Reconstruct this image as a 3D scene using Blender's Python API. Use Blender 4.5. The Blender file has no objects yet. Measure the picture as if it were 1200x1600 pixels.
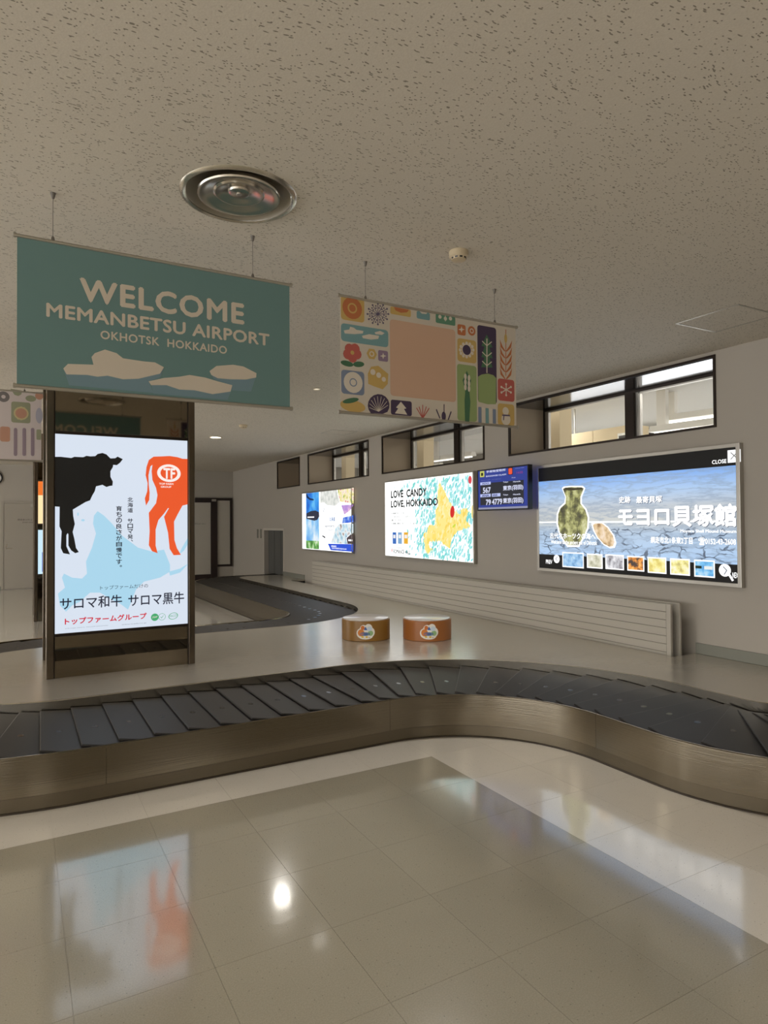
import bpy, bmesh, math, random
from mathutils import Vector, Matrix
S = bpy.context.scene
COL = S.collection
PI = math.pi

# ------------------------------------------------------------------ camera
F, YAW, PITCH, ROLL, EYE = 1018.586, .51142, .017166, -.006831, 1.5556
fw = Vector((math.sin(YAW)*math.cos(PITCH), math.cos(YAW)*math.cos(PITCH), math.sin(PITCH)))
r0 = Vector((math.cos(YAW), -math.sin(YAW), 0)); u0 = r0.cross(fw)
rt = r0*math.cos(ROLL)+u0*math.sin(ROLL); up = -r0*math.sin(ROLL)+u0*math.cos(ROLL)
cam_d = bpy.data.cameras.new('camera'); cam = bpy.data.objects.new('camera', cam_d); COL.objects.link(cam)
cam_d.sensor_fit = 'VERTICAL'; cam_d.sensor_height = 32; cam_d.lens = F/1600*32; cam_d.clip_start = .05
cam.matrix_world = Matrix(((rt.x, up.x, -fw.x, 0), (rt.y, up.y, -fw.y, 0), (rt.z, up.z, -fw.z, EYE), (0, 0, 0, 1)))
S.camera = cam

# ------------------------------------------------------------------ world, exposure
S.view_settings.view_transform = 'Standard'; S.view_settings.look = 'None'
S.view_settings.gamma = 1; S.view_settings.use_curve_mapping = False
S.view_settings.exposure = 0.0
W = bpy.data.worlds.new('world'); S.world = W; W.use_nodes = True
W.node_tree.nodes['Background'].inputs[0].default_value = (1, .985, .965, 1)
W.node_tree.nodes['Background'].inputs[1].default_value = 4.6
# ------------------------------------------------------------------ light levels (fixtures are built below)
FILL_PANEL = 7.0          # added fill panels out of view
DOWN_W = 95.0             # watts of each recessed downlight
NEXT_ROOM = 45.0           # added fill strips in the room beyond the clerestory windows

# ------------------------------------------------------------------ helpers
def lin(c):
    return tuple(((v/255)/12.92 if v/255 <= .04045 else ((v/255+.055)/1.055)**2.4) for v in c)
def ray(x, y):
    return fw+(x-600)/F*rt-(y-800)/F*up
def on_y(Y):       # photo pixel -> point (x, z) of a plane facing the viewer
    def f(x, y):
        d = ray(x, y); t = Y/d.y; return (t*d.x, t*d.z+EYE)
    return f
def on_x(X):       # photo pixel -> point (y, z) of a plane parallel to the long wall
    def f(x, y):
        d = ray(x, y); t = X/d.x; return (t*d.y, t*d.z+EYE)
    return f
_m = {}
def mat(name, rgb, rough=.6, metal=0, ior=1.5, emit=0, coat=0, aniso=0, raw=False):
    if name in _m: return _m[name]
    m = bpy.data.materials.new(name); m.use_nodes = True
    b = m.node_tree.nodes['Principled BSDF']; c = rgb if raw else lin(rgb)
    b.inputs['Base Color'].default_value = (*c, 1); b.inputs['Roughness'].default_value = rough
    b.inputs['Metallic'].default_value = metal; b.inputs['IOR'].default_value = ior
    b.inputs['Coat Weight'].default_value = coat; b.inputs['Anisotropic'].default_value = aniso
    if emit:
        b.inputs['Emission Color'].default_value = (*c, 1); b.inputs['Emission Strength'].default_value = emit
        b.inputs['Base Color'].default_value = (0.02, 0.02, 0.02, 1)
    _m[name] = m; return m
def glow(rgb, s=1.0):
    m = mat('backlit_%d_%d_%d_%d' % (*rgb, int(s*100)), rgb, .5, emit=s)
    m.node_tree.nodes['Principled BSDF'].inputs['Specular IOR Level'].default_value = .2
    return m
def ink(rgb):
    return mat('ink_%d_%d_%d' % tuple(rgb), rgb, .75)
class N:
    def __init__(s, m): s.t = m.node_tree; s.b = s.t.nodes['Principled BSDF']
    def n(s, ty, ins=None, **kw):
        o = s.t.nodes.new(ty)
        for k, v in kw.items(): setattr(o, k, v)
        for k, v in (ins or {}).items(): s.put(o.inputs[k], v)
        return o
    def put(s, sock, v):
        if hasattr(v, 'outputs'): v = v.outputs[0]
        if hasattr(v, 'is_output'): s.t.links.new(v, sock)
        else: sock.default_value = v
    def math(s, op, a, b=0.0):
        o = s.n('ShaderNodeMath', operation=op); s.put(o.inputs[0], a); s.put(o.inputs[1], b); return o
    def mix(s, f, a, b):
        o = s.n('ShaderNodeMix', data_type='RGBA'); s.put(o.inputs[0], f)
        s.put(o.inputs[6], (*a, 1) if isinstance(a, tuple) and len(a) == 3 else a)
        s.put(o.inputs[7], (*b, 1) if isinstance(b, tuple) and len(b) == 3 else b); return o.outputs[2]
    def ramp(s, f, stops):
        o = s.n('ShaderNodeValToRGB'); s.put(o.inputs[0], f)
        e = o.color_ramp.elements
        while len(e) < len(stops): e.new(.5)
        for i, (p, c) in enumerate(stops):
            e[i].position = p; e[i].color = (*c, 1) if len(c) == 3 else c
        return o.outputs[0]
    def bump(s, h, st, dist=.01):
        o = s.n('ShaderNodeBump', {'Strength': st, 'Distance': dist}); s.put(o.inputs['Height'], h)
        s.t.links.new(o.outputs[0], s.b.inputs['Normal'])
def link(o, parent=None, mt=None):
    COL.objects.link(o)
    if parent: o.parent = parent
    if mt is not None and o.data and not o.data.materials:
        for m in (mt if isinstance(mt, (list, tuple)) else [mt]): o.data.materials.append(m)
    return o
def tag(o, label=None, cat=None, group=None, kind=None):
    if label: o['label'] = label
    if cat: o['category'] = cat
    if group: o['group'] = group
    if kind: o['kind'] = kind
    return o
def empty(name, loc=(0, 0, 0), rz=0):
    o = bpy.data.objects.new(name, None); COL.objects.link(o); o.location = loc; o.rotation_euler.z = rz
    o.empty_display_size = .1; return o
class MB:
    """collects shapes; build() links them as ONE mesh object (coordinates are local to the parent)"""
    def __init__(s): s.v = []; s.f = []; s.mi = []; s.sm = False
    def add(s, vs, fs, mi=0):
        k = len(s.v); s.v += [tuple(v) for v in vs]; s.f += [tuple(i+k for i in f) for f in fs]; s.mi += [mi]*len(fs); return s
    def box(s, x0, x1, y0, y1, z0, z1, mi=0):
        x0, x1 = sorted((x0, x1)); y0, y1 = sorted((y0, y1)); z0, z1 = sorted((z0, z1))
        return s.add([(x, y, z) for z in (z0, z1) for y in (y0, y1) for x in (x0, x1)],
                     [(0, 2, 3, 1), (4, 5, 7, 6), (0, 1, 5, 4), (2, 6, 7, 3), (0, 4, 6, 2), (1, 3, 7, 5)], mi)
    def prism(s, poly, z0, z1, mi=0):
        n = len(poly)
        return s.add([(x, y, z0) for x, y in poly]+[(x, y, z1) for x, y in poly],
                     [tuple(range(n))[::-1], tuple(range(n, 2*n))]+[(i, (i+1) % n, (i+1) % n+n, i+n) for i in range(n)], mi)
    def lathe(s, prof, seg=32, c=(0, 0, 0), mi=0):
        vs = []; fs = []; n = len(prof)
        for k in range(seg):
            a = 2*PI*k/seg
            vs += [(c[0]+r*math.cos(a), c[1]+r*math.sin(a), c[2]+z) for r, z in prof]
        for k in range(seg):
            q = (k+1) % seg
            fs += [(k*n+i, q*n+i, q*n+i+1, k*n+i+1) for i in range(n-1)]
        s.sm = True
        return s.add(vs, fs, mi)
    def tube(s, p, q, r, seg=10, mi=0):
        p = Vector(p); q = Vector(q); d = (q-p).normalized()
        a = d.orthogonal().normalized(); b = d.cross(a); vs = []
        for e in (p, q):
            for k in range(seg):
                t = 2*PI*k/seg; vs.append(e+a*r*math.cos(t)+b*r*math.sin(t))
        s.sm = True
        return s.add(vs, [(k, (k+1) % seg, (k+1) % seg+seg, k+seg) for k in range(seg)]+[tuple(range(seg))[::-1], tuple(range(seg, 2*seg))], mi)
    def mesh(s, name, mats, angle=35):
        me = bpy.data.meshes.new(name); me.from_pydata(s.v, [], s.f); me.validate()
        bm = bmesh.new(); bm.from_mesh(me)
        bmesh.ops.recalc_face_normals(bm, faces=bm.faces); bm.to_mesh(me); bm.free()
        for m in (mats if isinstance(mats, (list, tuple)) else [mats]): me.materials.append(m)
        if len(me.polygons) == len(s.mi): me.polygons.foreach_set('material_index', s.mi)
        if s.sm:
            me.polygons.foreach_set('use_smooth', [True]*len(me.polygons)); me.set_sharp_from_angle(angle=math.radians(angle))
        me.update(); return me
    def build(s, name, mats, parent=None, bevel=0, loc=(0, 0, 0)):
        o = bpy.data.objects.new(name, s.mesh(name, mats)); COL.objects.link(o); o.location = loc
        if parent: o.parent = parent
        if bevel:
            b = o.modifiers.new('bevel', 'BEVEL'); b.width = bevel; b.segments = 2; b.limit_method = 'ANGLE'
        return o

class Sheet:
    """a flat printed face: origin + u,v axes (metres) + outward normal; shapes are thin layers of print on it"""
    def __init__(s, o, u, v, n, parent, pix=None):
        s.o, s.u, s.v, s.n, s.p, s.pix, s.k = Vector(o), Vector(u), Vector(v), Vector(n), parent, pix, 1
        s.buf = {}; s.c = 0; s.g = 0
    def next(s): s.g += 1; return s
    def P(s, a, b, k): return s.o+s.u*a+s.v*b+s.n*(.0007*k+.000012*(s.c % 50))
    def poly(s, pts, m, name='print', k=1, px=True):
        if px and s.pix: pts = [s.pix(*p) for p in pts]
        s.c += 1; key = (name, k, s.g); mb, ms = s.buf.setdefault(key, (MB(), []))
        if m not in ms: ms.append(m)
        mb.add([s.P(a, b, k) for a, b in pts], [tuple(range(len(pts)))], ms.index(m))
        return s
    def rect(s, bl, tr, m, name='print', k=1, r=0, px=True):
        if px and s.pix: bl, tr = s.pix(*bl), s.pix(*tr)
        x0, x1 = sorted((bl[0], tr[0])); y0, y1 = sorted((bl[1], tr[1]))
        if not r: return s.poly([(x0, y0), (x1, y0), (x1, y1), (x0, y1)], m, name, k, False)
        pts = []
        for cx, cy, a0 in ((x1-r, y0+r, -90), (x1-r, y1-r, 0), (x0+r, y1-r, 90), (x0+r, y0+r, 180)):
            pts += [(cx+r*math.cos(math.radians(a0+t)), cy+r*math.sin(math.radians(a0+t))) for t in (0, 30, 60, 90)]
        return s.poly(pts, m, name, k, False)
    def disc(s, c, rx, m, name='print', k=1, ry=None, rot=0, px=True, seg=20, r_in=0):
        """rx, ry in metres"""
        if px and s.pix: c = s.pix(*c)
        ry = ry or rx; cr, sr = math.cos(rot), math.sin(rot)
        pt = lambda a, q: (c[0]+q*(rx*math.cos(a)*cr-ry*math.sin(a)*sr), c[1]+q*(rx*math.cos(a)*sr+ry*math.sin(a)*cr))
        if r_in:
            for i in range(seg):
                a, b = 2*PI*i/seg, 2*PI*(i+1)/seg
                s.poly([pt(a, r_in), pt(a, 1), pt(b, 1), pt(b, r_in)], m, name, k, False)
            return s
        return s.poly([pt(2*PI*i/seg, 1) for i in range(seg)], m, name, k, False)
    def line(s, p, q, w, m, name='print', k=1, px=True):
        if px and s.pix: p, q = s.pix(*p), s.pix(*q)
        dx, dy = q[0]-p[0], q[1]-p[1]; L = math.hypot(dx, dy) or 1; nx, ny = -dy/L*w/2, dx/L*w/2
        return s.poly([(p[0]+nx, p[1]+ny), (p[0]-nx, p[1]-ny), (q[0]-nx, q[1]-ny), (q[0]+nx, q[1]+ny)], m, name, k, False)
    def text(s, body, bl, tr, m, name='lettering', k=2, bold=0.0, px=True, spacing=1.0, fity=True):
        if px and s.pix: bl, tr = s.pix(*bl), s.pix(*tr)
        vs, fs = glyphs(body, 0, spacing)
        if not vs: return s
        x0 = min(v[0] for v in vs); x1 = max(v[0] for v in vs); y0 = min(v[1] for v in vs); y1 = max(v[1] for v in vs)
        sx = (tr[0]-bl[0])/(x1-x0); sy = (tr[1]-bl[1])/(y1-y0)
        key = (name, k, s.g); mb, ms = s.buf.setdefault(key, (MB(), []))
        if m not in ms: ms.append(m)
        d = bold*1.1
        for ox, oy in (((0, 0), (d, 0), (-d, 0), (0, d), (0, -d)) if bold else ((0, 0),)):
            s.c += 1
            mb.add([s.P(bl[0]+(v[0]-x0+ox)*sx, bl[1]+(v[1]-y0+oy)*sy, k) for v in vs], fs, ms.index(m))
        return s
    def flush(s):
        for (name, k, g), (mb, ms) in s.buf.items():
            me = bpy.data.meshes.new(name); me.from_pydata(mb.v, [], mb.f)
            for m in ms: me.materials.append(m)
            me.polygons.foreach_set('material_index', mb.mi)
            bm = bmesh.new(); bm.from_mesh(me)
            for f in bm.faces:
                if f.normal.dot(s.n) < 0: f.normal_flip()
            bm.to_mesh(me); bm.free(); me.update()
            o = bpy.data.objects.new(name, me); COL.objects.link(o); o.parent = s.p
            if name in ('sweets_print', 'icon_motif', 'lettering'): o['kind'] = 'stuff'
        s.buf = {}
_g = {}
def glyphs(body, bold=0.0, spacing=1.0):
    key = (body, bold, spacing)
    if key in _g: return _g[key]
    c = bpy.data.curves.new('lettering', 'FONT'); c.body = body; c.fill_mode = 'FRONT'; c.offset = bold
    c.space_character = spacing; c.resolution_u = 3
    o = bpy.data.objects.new('lettering', c); COL.objects.link(o)
    bpy.context.view_layer.update()
    me = bpy.data.meshes.new_from_object(o.evaluated_get(bpy.context.evaluated_depsgraph_get()))
    r = ([tuple(v.co[:2]) for v in me.vertices], [tuple(p.vertices) for p in me.polygons])
    bpy.data.objects.remove(o); bpy.data.curves.remove(c); bpy.data.meshes.remove(me)
    _g[key] = r; return r

# ------------------------------------------------------------------ materials
XW, HC, YF, GX = 5.37, 3.06, 18.4, 5.95     # long wall, ceiling height, far wall, window glass line
ZS, ZL = .36, .305                          # steel platform top, conveyor lip top

def make_ceiling_mat():
    m = mat('acoustic_ceiling', (205, 199, 188), .95); n = N(m)
    tc = n.n('ShaderNodeTexCoord').outputs['Object']
    wn = n.n('ShaderNodeTexNoise', {'Vector': tc, 'Scale': 3.0}); wa = n.n('ShaderNodeVectorMath', operation='MULTIPLY_ADD'); n.t.links.new(wn.outputs['Color'], wa.inputs[0]); wa.inputs[1].default_value = (.08, .08, 0); n.t.links.new(tc, wa.inputs[2]); tcw = wa.outputs[0]
    tot = None
    for rot, sc, thr in ((.9, (26, 90, 1), .93), (.3, (30, 95, 1), .95), (1.5, (28, 90, 1), .95), (2.2, (70, 90, 1), .84)):
        mp = n.n('ShaderNodeMapping', {'Vector': tcw, 'Rotation': (0, 0, rot), 'Scale': sc})
        vo = n.n('ShaderNodeTexVoronoi', {'Scale': 1.0, 'Randomness': 1.0}, voronoi_dimensions='2D'); n.t.links.new(mp.outputs[0], vo.inputs['Vector'])
        d = n.math('LESS_THAN', vo.outputs['Distance'], .22)
        sep = n.n('ShaderNodeSeparateColor'); n.t.links.new(vo.outputs['Color'], sep.inputs[0])
        k = n.math('MULTIPLY', d, n.math('GREATER_THAN', sep.outputs[0], thr))
        tot = k if tot is None else n.math('MAXIMUM', tot, k)
    no = n.n('ShaderNodeTexNoise', {'Vector': tc, 'Scale': 160.0, 'Detail': 3.0})
    base = n.mix(no.outputs[0], lin((198, 190, 176)), lin((214, 207, 194)))
    c = n.mix(tot, base, lin((138, 131, 118)))
    n.t.links.new(c, n.b.inputs['Base Color'])
    h = n.math('SUBTRACT', n.math('MULTIPLY', no.outputs[0], .35), tot)
    n.bump(h, .35, .005); return m
def make_floor_mat(name, c1, c2):
    m = mat(name, c1, .16, ior=1.9, coat=1.0); m.node_tree.nodes['Principled BSDF'].inputs['Coat Roughness'].default_value = .07; n = N(m)
    tc = n.n('ShaderNodeNewGeometry').outputs['Position']
    oi = n.n('ShaderNodeObjectInfo')
    fine = n.n('ShaderNodeTexNoise', {'Vector': tc, 'Scale': 190.0, 'Detail': 3.0, 'Roughness': .7})
    big = n.n('ShaderNodeTexNoise', {'Vector': tc, 'Scale': 2.6, 'Detail': 5.0, 'Roughness': .65})
    c = n.mix(n.ramp(fine.outputs[0], [(.38, (0, 0, 0)), (.62, (1, 1, 1))]), lin(c1), lin(c2))
    c = n.mix(n.math('MULTIPLY', big.outputs[0], .30), c, tuple(v*.62 for v in lin(c1)))
    c = n.mix(n.math('MULTIPLY', oi.outputs['Random'], .09), c, tuple(v*.5 for v in lin(c1)))
    vo = n.n('ShaderNodeTexVoronoi', {'Vector': tc, 'Scale': 34.0}, voronoi_dimensions='2D')
    sep = n.n('ShaderNodeSeparateColor'); n.t.links.new(vo.outputs['Color'], sep.inputs[0])
    sp = n.math('MULTIPLY', n.math('LESS_THAN', vo.outputs['Distance'], .07), n.math('GREATER_THAN', sep.outputs[0], .8))
    c = n.mix(n.math('MULTIPLY', sp, .6), c, tuple(v*.35 for v in lin(c1)))
    n.t.links.new(c, n.b.inputs['Base Color'])
    wav = n.n('ShaderNodeTexNoise', {'Vector': tc, 'Scale': 26.0, 'Detail': 2.0})
    r = n.math('ADD', n.math('MULTIPLY', big.outputs[0], .10), .09)
    n.put(n.b.inputs['Roughness'], r)
    n.bump(n.math('ADD', wav.outputs[0], n.math('MULTIPLY', fine.outputs[0], .05)), .035, .01); return m
def make_paint(name, c):
    m = mat(name, c, .8); n = N(m); tc = n.n('ShaderNodeNewGeometry').outputs['Position']
    a = n.n('ShaderNodeTexNoise', {'Vector': tc, 'Scale': 1.3, 'Detail': 3.0}); b = n.n('ShaderNodeTexNoise', {'Vector': tc, 'Scale': 260.0})
    col = n.mix(n.math('MULTIPLY', a.outputs[0], .16), lin(c), tuple(v*.72 for v in lin(c)))
    n.t.links.new(col, n.b.inputs['Base Color']); n.bump(b.outputs[0], .12, .002); return m
def make_steel(name, c, rough, streak=(1, 1, 60), amt=.10, aniso=0, bmp=.02):
    m = mat(name, c, rough, 1.0, aniso=aniso); n = N(m); tc = n.n('ShaderNodeNewGeometry').outputs['Position']
    mp = n.n('ShaderNodeMapping', {'Vector': tc, 'Scale': streak})
    a = n.n('ShaderNodeTexNoise', {'Vector': mp, 'Scale': 5.0, 'Detail': 4.0})
    b = n.n('ShaderNodeTexNoise', {'Vector': tc, 'Scale': 2.2, 'Detail': 5.0, 'Roughness': .7})
    r = n.math('ADD', n.math('ADD', n.math('MULTIPLY', a.outputs[0], amt), n.math('MULTIPLY', b.outputs[0], .05)), rough-.03-amt/2)
    n.put(n.b.inputs['Roughness'], r)
    c2 = n.mix(n.math('MULTIPLY', b.outputs[0], .14), lin(c), tuple(v*.8 for v in lin(c)))
    n.t.links.new(c2, n.b.inputs['Base Color'])
    n.bump(a.outputs[0], bmp, .004); return m
M_CEIL = make_ceiling_mat()
M_TILE_L = make_floor_mat('pale_vinyl', (230, 223, 210), (238, 232, 220))
M_TILE_D = make_floor_mat('grey_vinyl', (166, 159, 141), (180, 173, 155))
M_WALL = make_paint('warm_grey_paint', (176, 169, 158))
M_APRON = make_steel('brushed_steel_apron', (126, 118, 104), .18, (.4, .4, 40), .08, 0, .09)
M_KICK = make_steel('brushed_steel_kick', (112, 104, 90), .26, (.4, .4, 70), .06, 0, .05)
M_RIM = make_steel('polished_steel_rim', (202, 196, 184), .20, (.6, .6, 50))
M_TOP = make_steel('brushed_steel_top', (198, 191, 178), .24, (1.5, 40, 1), .06, 0, .03)
M_TOP.node_tree.nodes['Principled BSDF'].inputs['Metallic'].default_value = .55
M_COL = make_steel('column_steel', (112, 102, 90), .24, (30, 30, .4))
M_MIRROR = mat('dark_mirror_panel', (128, 118, 102), .04, 1.0)
M_CHROME = mat('polished_aluminium', (214, 210, 204), .10, 1.0)
M_ALU = mat('satin_aluminium', (186, 182, 174), .38, .9)
M_DARKGAP = mat('black_throat', (14, 14, 14), .9)
M_BRONZE = mat('dark_bronze_trim', (44, 34, 27), .38, .5)
M_SOFFIT = mat('reflective_soffit', (96, 101, 112), .16, 1.0)
M_BEIGE = make_paint('beige_reveal', (170, 154, 132))
M_RAD = mat('radiator_enamel', (176, 170, 158), .5)
M_GREYTRIM = mat('grey_upstand', (128, 128, 118), .5)
M_RUBBER = mat('black_rubber', (52, 49, 46), .5, ior=1.38)
M_RUBBER_MARK = mat('worn_rubber_mark', (30, 30, 31), .22)
M_UNDER = mat('black_underlay', (10, 10, 10), .8)
M_DOORGREY = make_paint('door_paint', (168, 161, 149))
M_BROWNFRAME = mat('dark_brown_frame', (38, 24, 20), .4)
M_BLACK = mat('black_plastic', (16, 17, 20), .35)
M_CREAM = mat('cream_plastic', (204, 188, 158), .5)
M_SILVER = mat('silver_bar', (178, 172, 160), .35, .7)
M_WIRE = mat('grey_wire', (110, 104, 96), .5)

# ------------------------------------------------------------------ SETTING
def struct(name, mb, m, parent=None, **k):
    o = mb.build(name, m, parent, **k)
    if not parent: o['kind'] = 'structure'
    return o
TX, TY, T = 2.4066, 3.6629, .45
# floor: slab + laid vinyl tiles in the near bay
fl = struct('floor', MB().box(-9, 15, -7, 18.6, -.15, -.004), M_TILE_L)
def tile_mesh(m):
    g = .0006; return MB().box(g, T-g, g, T-g, -.004, 0).mesh('floor_tile', m)
tl, td = tile_mesh(M_TILE_L), tile_mesh(M_TILE_D)
for i in range(-9, 5):
    for j in range(-8, 1):
        dark = i < 0 and j < 0
        x, y = TX+i*T, TY+j*T
        if x > 3.9 and y > 1: continue
        o = bpy.data.objects.new('floor_tile', td if dark else tl); COL.objects.link(o); o.parent = fl; o.location = (x, y, 0)

def wall_faces(a0, a1, b0, b1, holes, put):
    A = sorted({a0, a1, *[h[0] for h in holes], *[h[1] for h in holes]}); B = sorted({b0, b1, *[h[2] for h in holes], *[h[3] for h in holes]})
    for i in range(len(A)-1):
        for j in range(len(B)-1):
            ca, cb = (A[i]+A[i+1])/2, (B[j]+B[j+1])/2
            if any(h[0] < ca < h[1] and h[2] < cb < h[3] for h in holes): continue
            put(A[i], A[i+1], B[j], B[j+1])
WIN = [(3.585, 6.33), (6.865, 9.60), (10.12, 12.83), (13.34, 14.71)]; WZ0, WZ1 = 2.405, 3.005
OPEN = [(14.34, 15.69, .16, 1.40), (1.40, 2.56, .16, 1.40)]
holes = [(a, b, WZ0, WZ1) for a, b in WIN]+OPEN
wb = MB()
wall_faces(-7, YF, 0, HC, holes, lambda a0, a1, b0, b1: wb.add([(XW, a0, b0), (XW, a1, b0), (XW, a1, b1), (XW, a0, b1)], [(0, 1, 2, 3)])
           .add([(GX+.06, a0, b0), (GX+.06, a1, b0), (GX+.06, a1, b1), (GX+.06, a0, b1)], [(0, 1, 2, 3)]))
for a, b, c, d in holes:
    x0, x1 = XW, GX+.06
    mi = 0
    wb.add([(x0, a, c), (x1, a, c), (x1, a, d), (x0, a, d)], [(0, 1, 2, 3)], mi); wb.add([(x0, b, c), (x1, b, c), (x1, b, d), (x0, b, d)], [(0, 1, 2, 3)], mi)
    wb.add([(x0, a, c), (x1, a, c), (x1, b, c), (x0, b, c)], [(0, 1, 2, 3)], mi); wb.add([(x0, a, d), (x1, a, d), (x1, b, d), (x0, b, d)], [(0, 1, 2, 3)], mi)
struct('wall_right', wb, M_WALL)
struct('wall_far', MB().box(-9, GX+.06, YF, YF+.15, 0, HC), M_WALL)
# rear wall and left wall of the hall, openings added to let world light in
wb = MB(); wall_faces(-9, GX, 0, HC, [(-8, -4.5, .3, 2.3)], lambda a0, a1, b0, b1: wb.box(a0, a1, -7, -6.85, b0, b1)); struct('wall_back', wb, M_WALL)
wb = MB(); wall_faces(-7, YF, 0, HC, [(-5.5, 17, .3, 2.8)], lambda a0, a1, b0, b1: wb.box(-9, -8.85, a0, a1, b0, b1)); struct('wall_left', wb, M_WALL)
# ceiling with a round hole for the diffuser
DC, DR = (.88, 2.905), .238
cb = MB(); q = .4
wall_faces(-9, GX, -7, YF+.1, [(DC[0]-q, DC[0]+q, DC[1]-q, DC[1]+q)], lambda a0, a1, b0, b1: cb.box(a0, a1, b0, b1, HC, HC+.25))
pts = []; n = 48
for k in range(n):
    a = 2*PI*k/n; c, s_ = math.cos(a), math.sin(a); m_ = q/max(abs(c), abs(s_))
    pts.append(((DC[0]+DR*c, DC[1]+DR*s_), (DC[0]+m_*c, DC[1]+m_*s_)))
for k in range(n):
    (i0, o0), (i1, o1) = pts[k], pts[(k+1) % n]
    cb.add([(*i0, HC), (*o0, HC), (*o1, HC), (*i1, HC)], [(0, 1, 2, 3)])
struct('ceiling', cb, M_CEIL)
# upstands where the steel platform meets the wall, and skirting on the far wall
tag(MB().box(XW-.018, XW, 2.47, 3.79, ZS, ZS+.095).build('baseboard_right', M_GREYTRIM, bevel=.002), kind='structure')
tag(MB().box(XW-.018, XW, 13.06, 14.33, ZS, ZS+.095).build('baseboard_right', M_GREYTRIM, bevel=.002), kind='structure')
tag(MB().box(-9, -.34, YF-.015, YF, 0, .08).box(.56, 3.7, YF-.015, YF, 0, .08).build('baseboard_far', M_GREYTRIM), kind='structure')

# clerestory windows
def glass_mat():
    m = bpy.data.materials.new('window_glass'); m.use_nodes = True; t = m.node_tree; t.nodes.clear()
    o = t.nodes.new('ShaderNodeOutputMaterial'); mx = t.nodes.new('ShaderNodeMixShader'); a = t.nodes.new('ShaderNodeBsdfTransparent'); b = t.nodes.new('ShaderNodeBsdfGlossy')
    f = t.nodes.new('ShaderNodeFresnel'); f.inputs[0].default_value = 1.3; b.inputs['Roughness'].default_value = .02; a.inputs[0].default_value = (.95, .96, .96, 1)
    mm = t.nodes.new('ShaderNodeMath'); mm.operation = 'MULTIPLY'; mm.inputs[1].default_value = .5; t.links.new(f.outputs[0], mm.inputs[0]); t.links.new(mm.outputs[0], mx.inputs[0]); t.links.new(a.outputs[0], mx.inputs[1]); t.links.new(b.outputs[0], mx.inputs[2]); t.links.new(mx.outputs[0], o.inputs[0]); return m
M_GLASS = glass_mat()
for k, (a, b) in enumerate(WIN):
    w = empty('window_%d' % (k+1), (XW, (a+b)/2, WZ0)); w['kind'] = 'structure'; h = (b-a)/2; H = WZ1-WZ0; D = GX-XW
    e = .022
    MB().box(-.012, .012, -h-e, h+e, -e, 0).box(-.012, .012, -h-e, h+e, H, H+e).box(-.012, .012, -h-e, -h, 0, H).box(-.012, .012, h, h+e, 0, H).build('window_frame', M_BRONZE, w)
    MB().box(.012, D-.02, -h, h, H-.006, H-.001).build('head_soffit', M_SOFFIT, w)
    MB().box(.012, D-.02, h-.006, h-.001, 0, H-.006).build('reveal_lining', M_BEIGE, w)
    MB().box(.012, D-.02, -h+.001, -h+.006, 0, H-.006).build('reveal_lining', M_BEIGE, w)
    MB().box(D-.03, D+.03, -h, h, 0, .02).box(D-.03, D+.03, -h, h, H-.03, H-.006).box(D-.03, D+.03, h-.03, h-.006, .02, H-.03).box(D-.03, D+.03, -h+.006, -h+.02, .02, H-.03).build('inner_frame', M_BRONZE, w)
    mul = [0.0] if k < 3 else []
    for y in mul: MB().box(D-.05, D+.05, y-.07, y+.05, .02, H-.03).build('mullion', M_BRONZE, w)
    if k < 3:
        for y0, y1 in ((.05, h-.03), (-h+.02, -.07)):
            MB().box(D-.02, D+.02, y1-.06, y1-.035, .02, H-.03).box(D-.02, D+.02, y1-.03, y1, .02, H-.03).box(D-.02, D+.02, y0, y1-.03, .02, .035).box(D-.02, D+.02, y0, y1-.03, H-.045, H-.03).build('sash', M_ALU, w)
            MB().add([(D, y0+.002, .036), (D, y1-.062, .036), (D, y1-.062, H-.046), (D, y0+.002, H-.046)], [(0, 1, 2, 3)]).build('pane', M_GLASS, w)
    else:
        MB().box(D-.02, D+.02, -h+.02, h-.03, .02, H-.03).build('blind_panel', M_BEIGE, w)

# ------------------------------------------------------------------ room beyond the windows
M_NCEIL = mat('next_room_ceiling', (206, 205, 200), .8)
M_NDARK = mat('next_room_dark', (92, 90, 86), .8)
struct('floor_service_room', MB().box(GX+.07, 15, -3, 20, -.004, 0), mat('next_room_floor', (196, 192, 184), .5))
struct('ceiling_service_room', MB().box(GX+.06, 15, -3, 20, 3.46, 3.6), M_NCEIL)
struct('wall_service_room', MB().box(15, 15.1, -3, 20, 0, .3).box(15, 15.1, -3, 20, 3.1, 3.6).box(GX+.06, 15, 20, 20.1, 0, 3.6).box(GX+.06, 15, -3.1, -3, 0, 3.6), make_paint('service_wall', (120, 118, 112)))  # outer side left open, a gap added to let world light in
struct('trim_service_room', MB().box(11.2, 11.5, -3, 20, 3.12, 3.46), M_NDARK)
pm = make_paint('cream_pillar', (226, 208, 172))
for i, (y, lab) in enumerate(((6.50, 'cream square pillar seen through the clerestory window above the museum screen'),
                              (9.84, 'cream square pillar seen through the clerestory window behind the hanging banner'),
                              (12.99, 'cream square pillar seen through the small far clerestory window'))):
    tag(MB().box(6.28, 6.50, y-.10, y+.12, 0, 3.46).build('pillar', pm, bevel=.004), lab, 'pillar')
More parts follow.
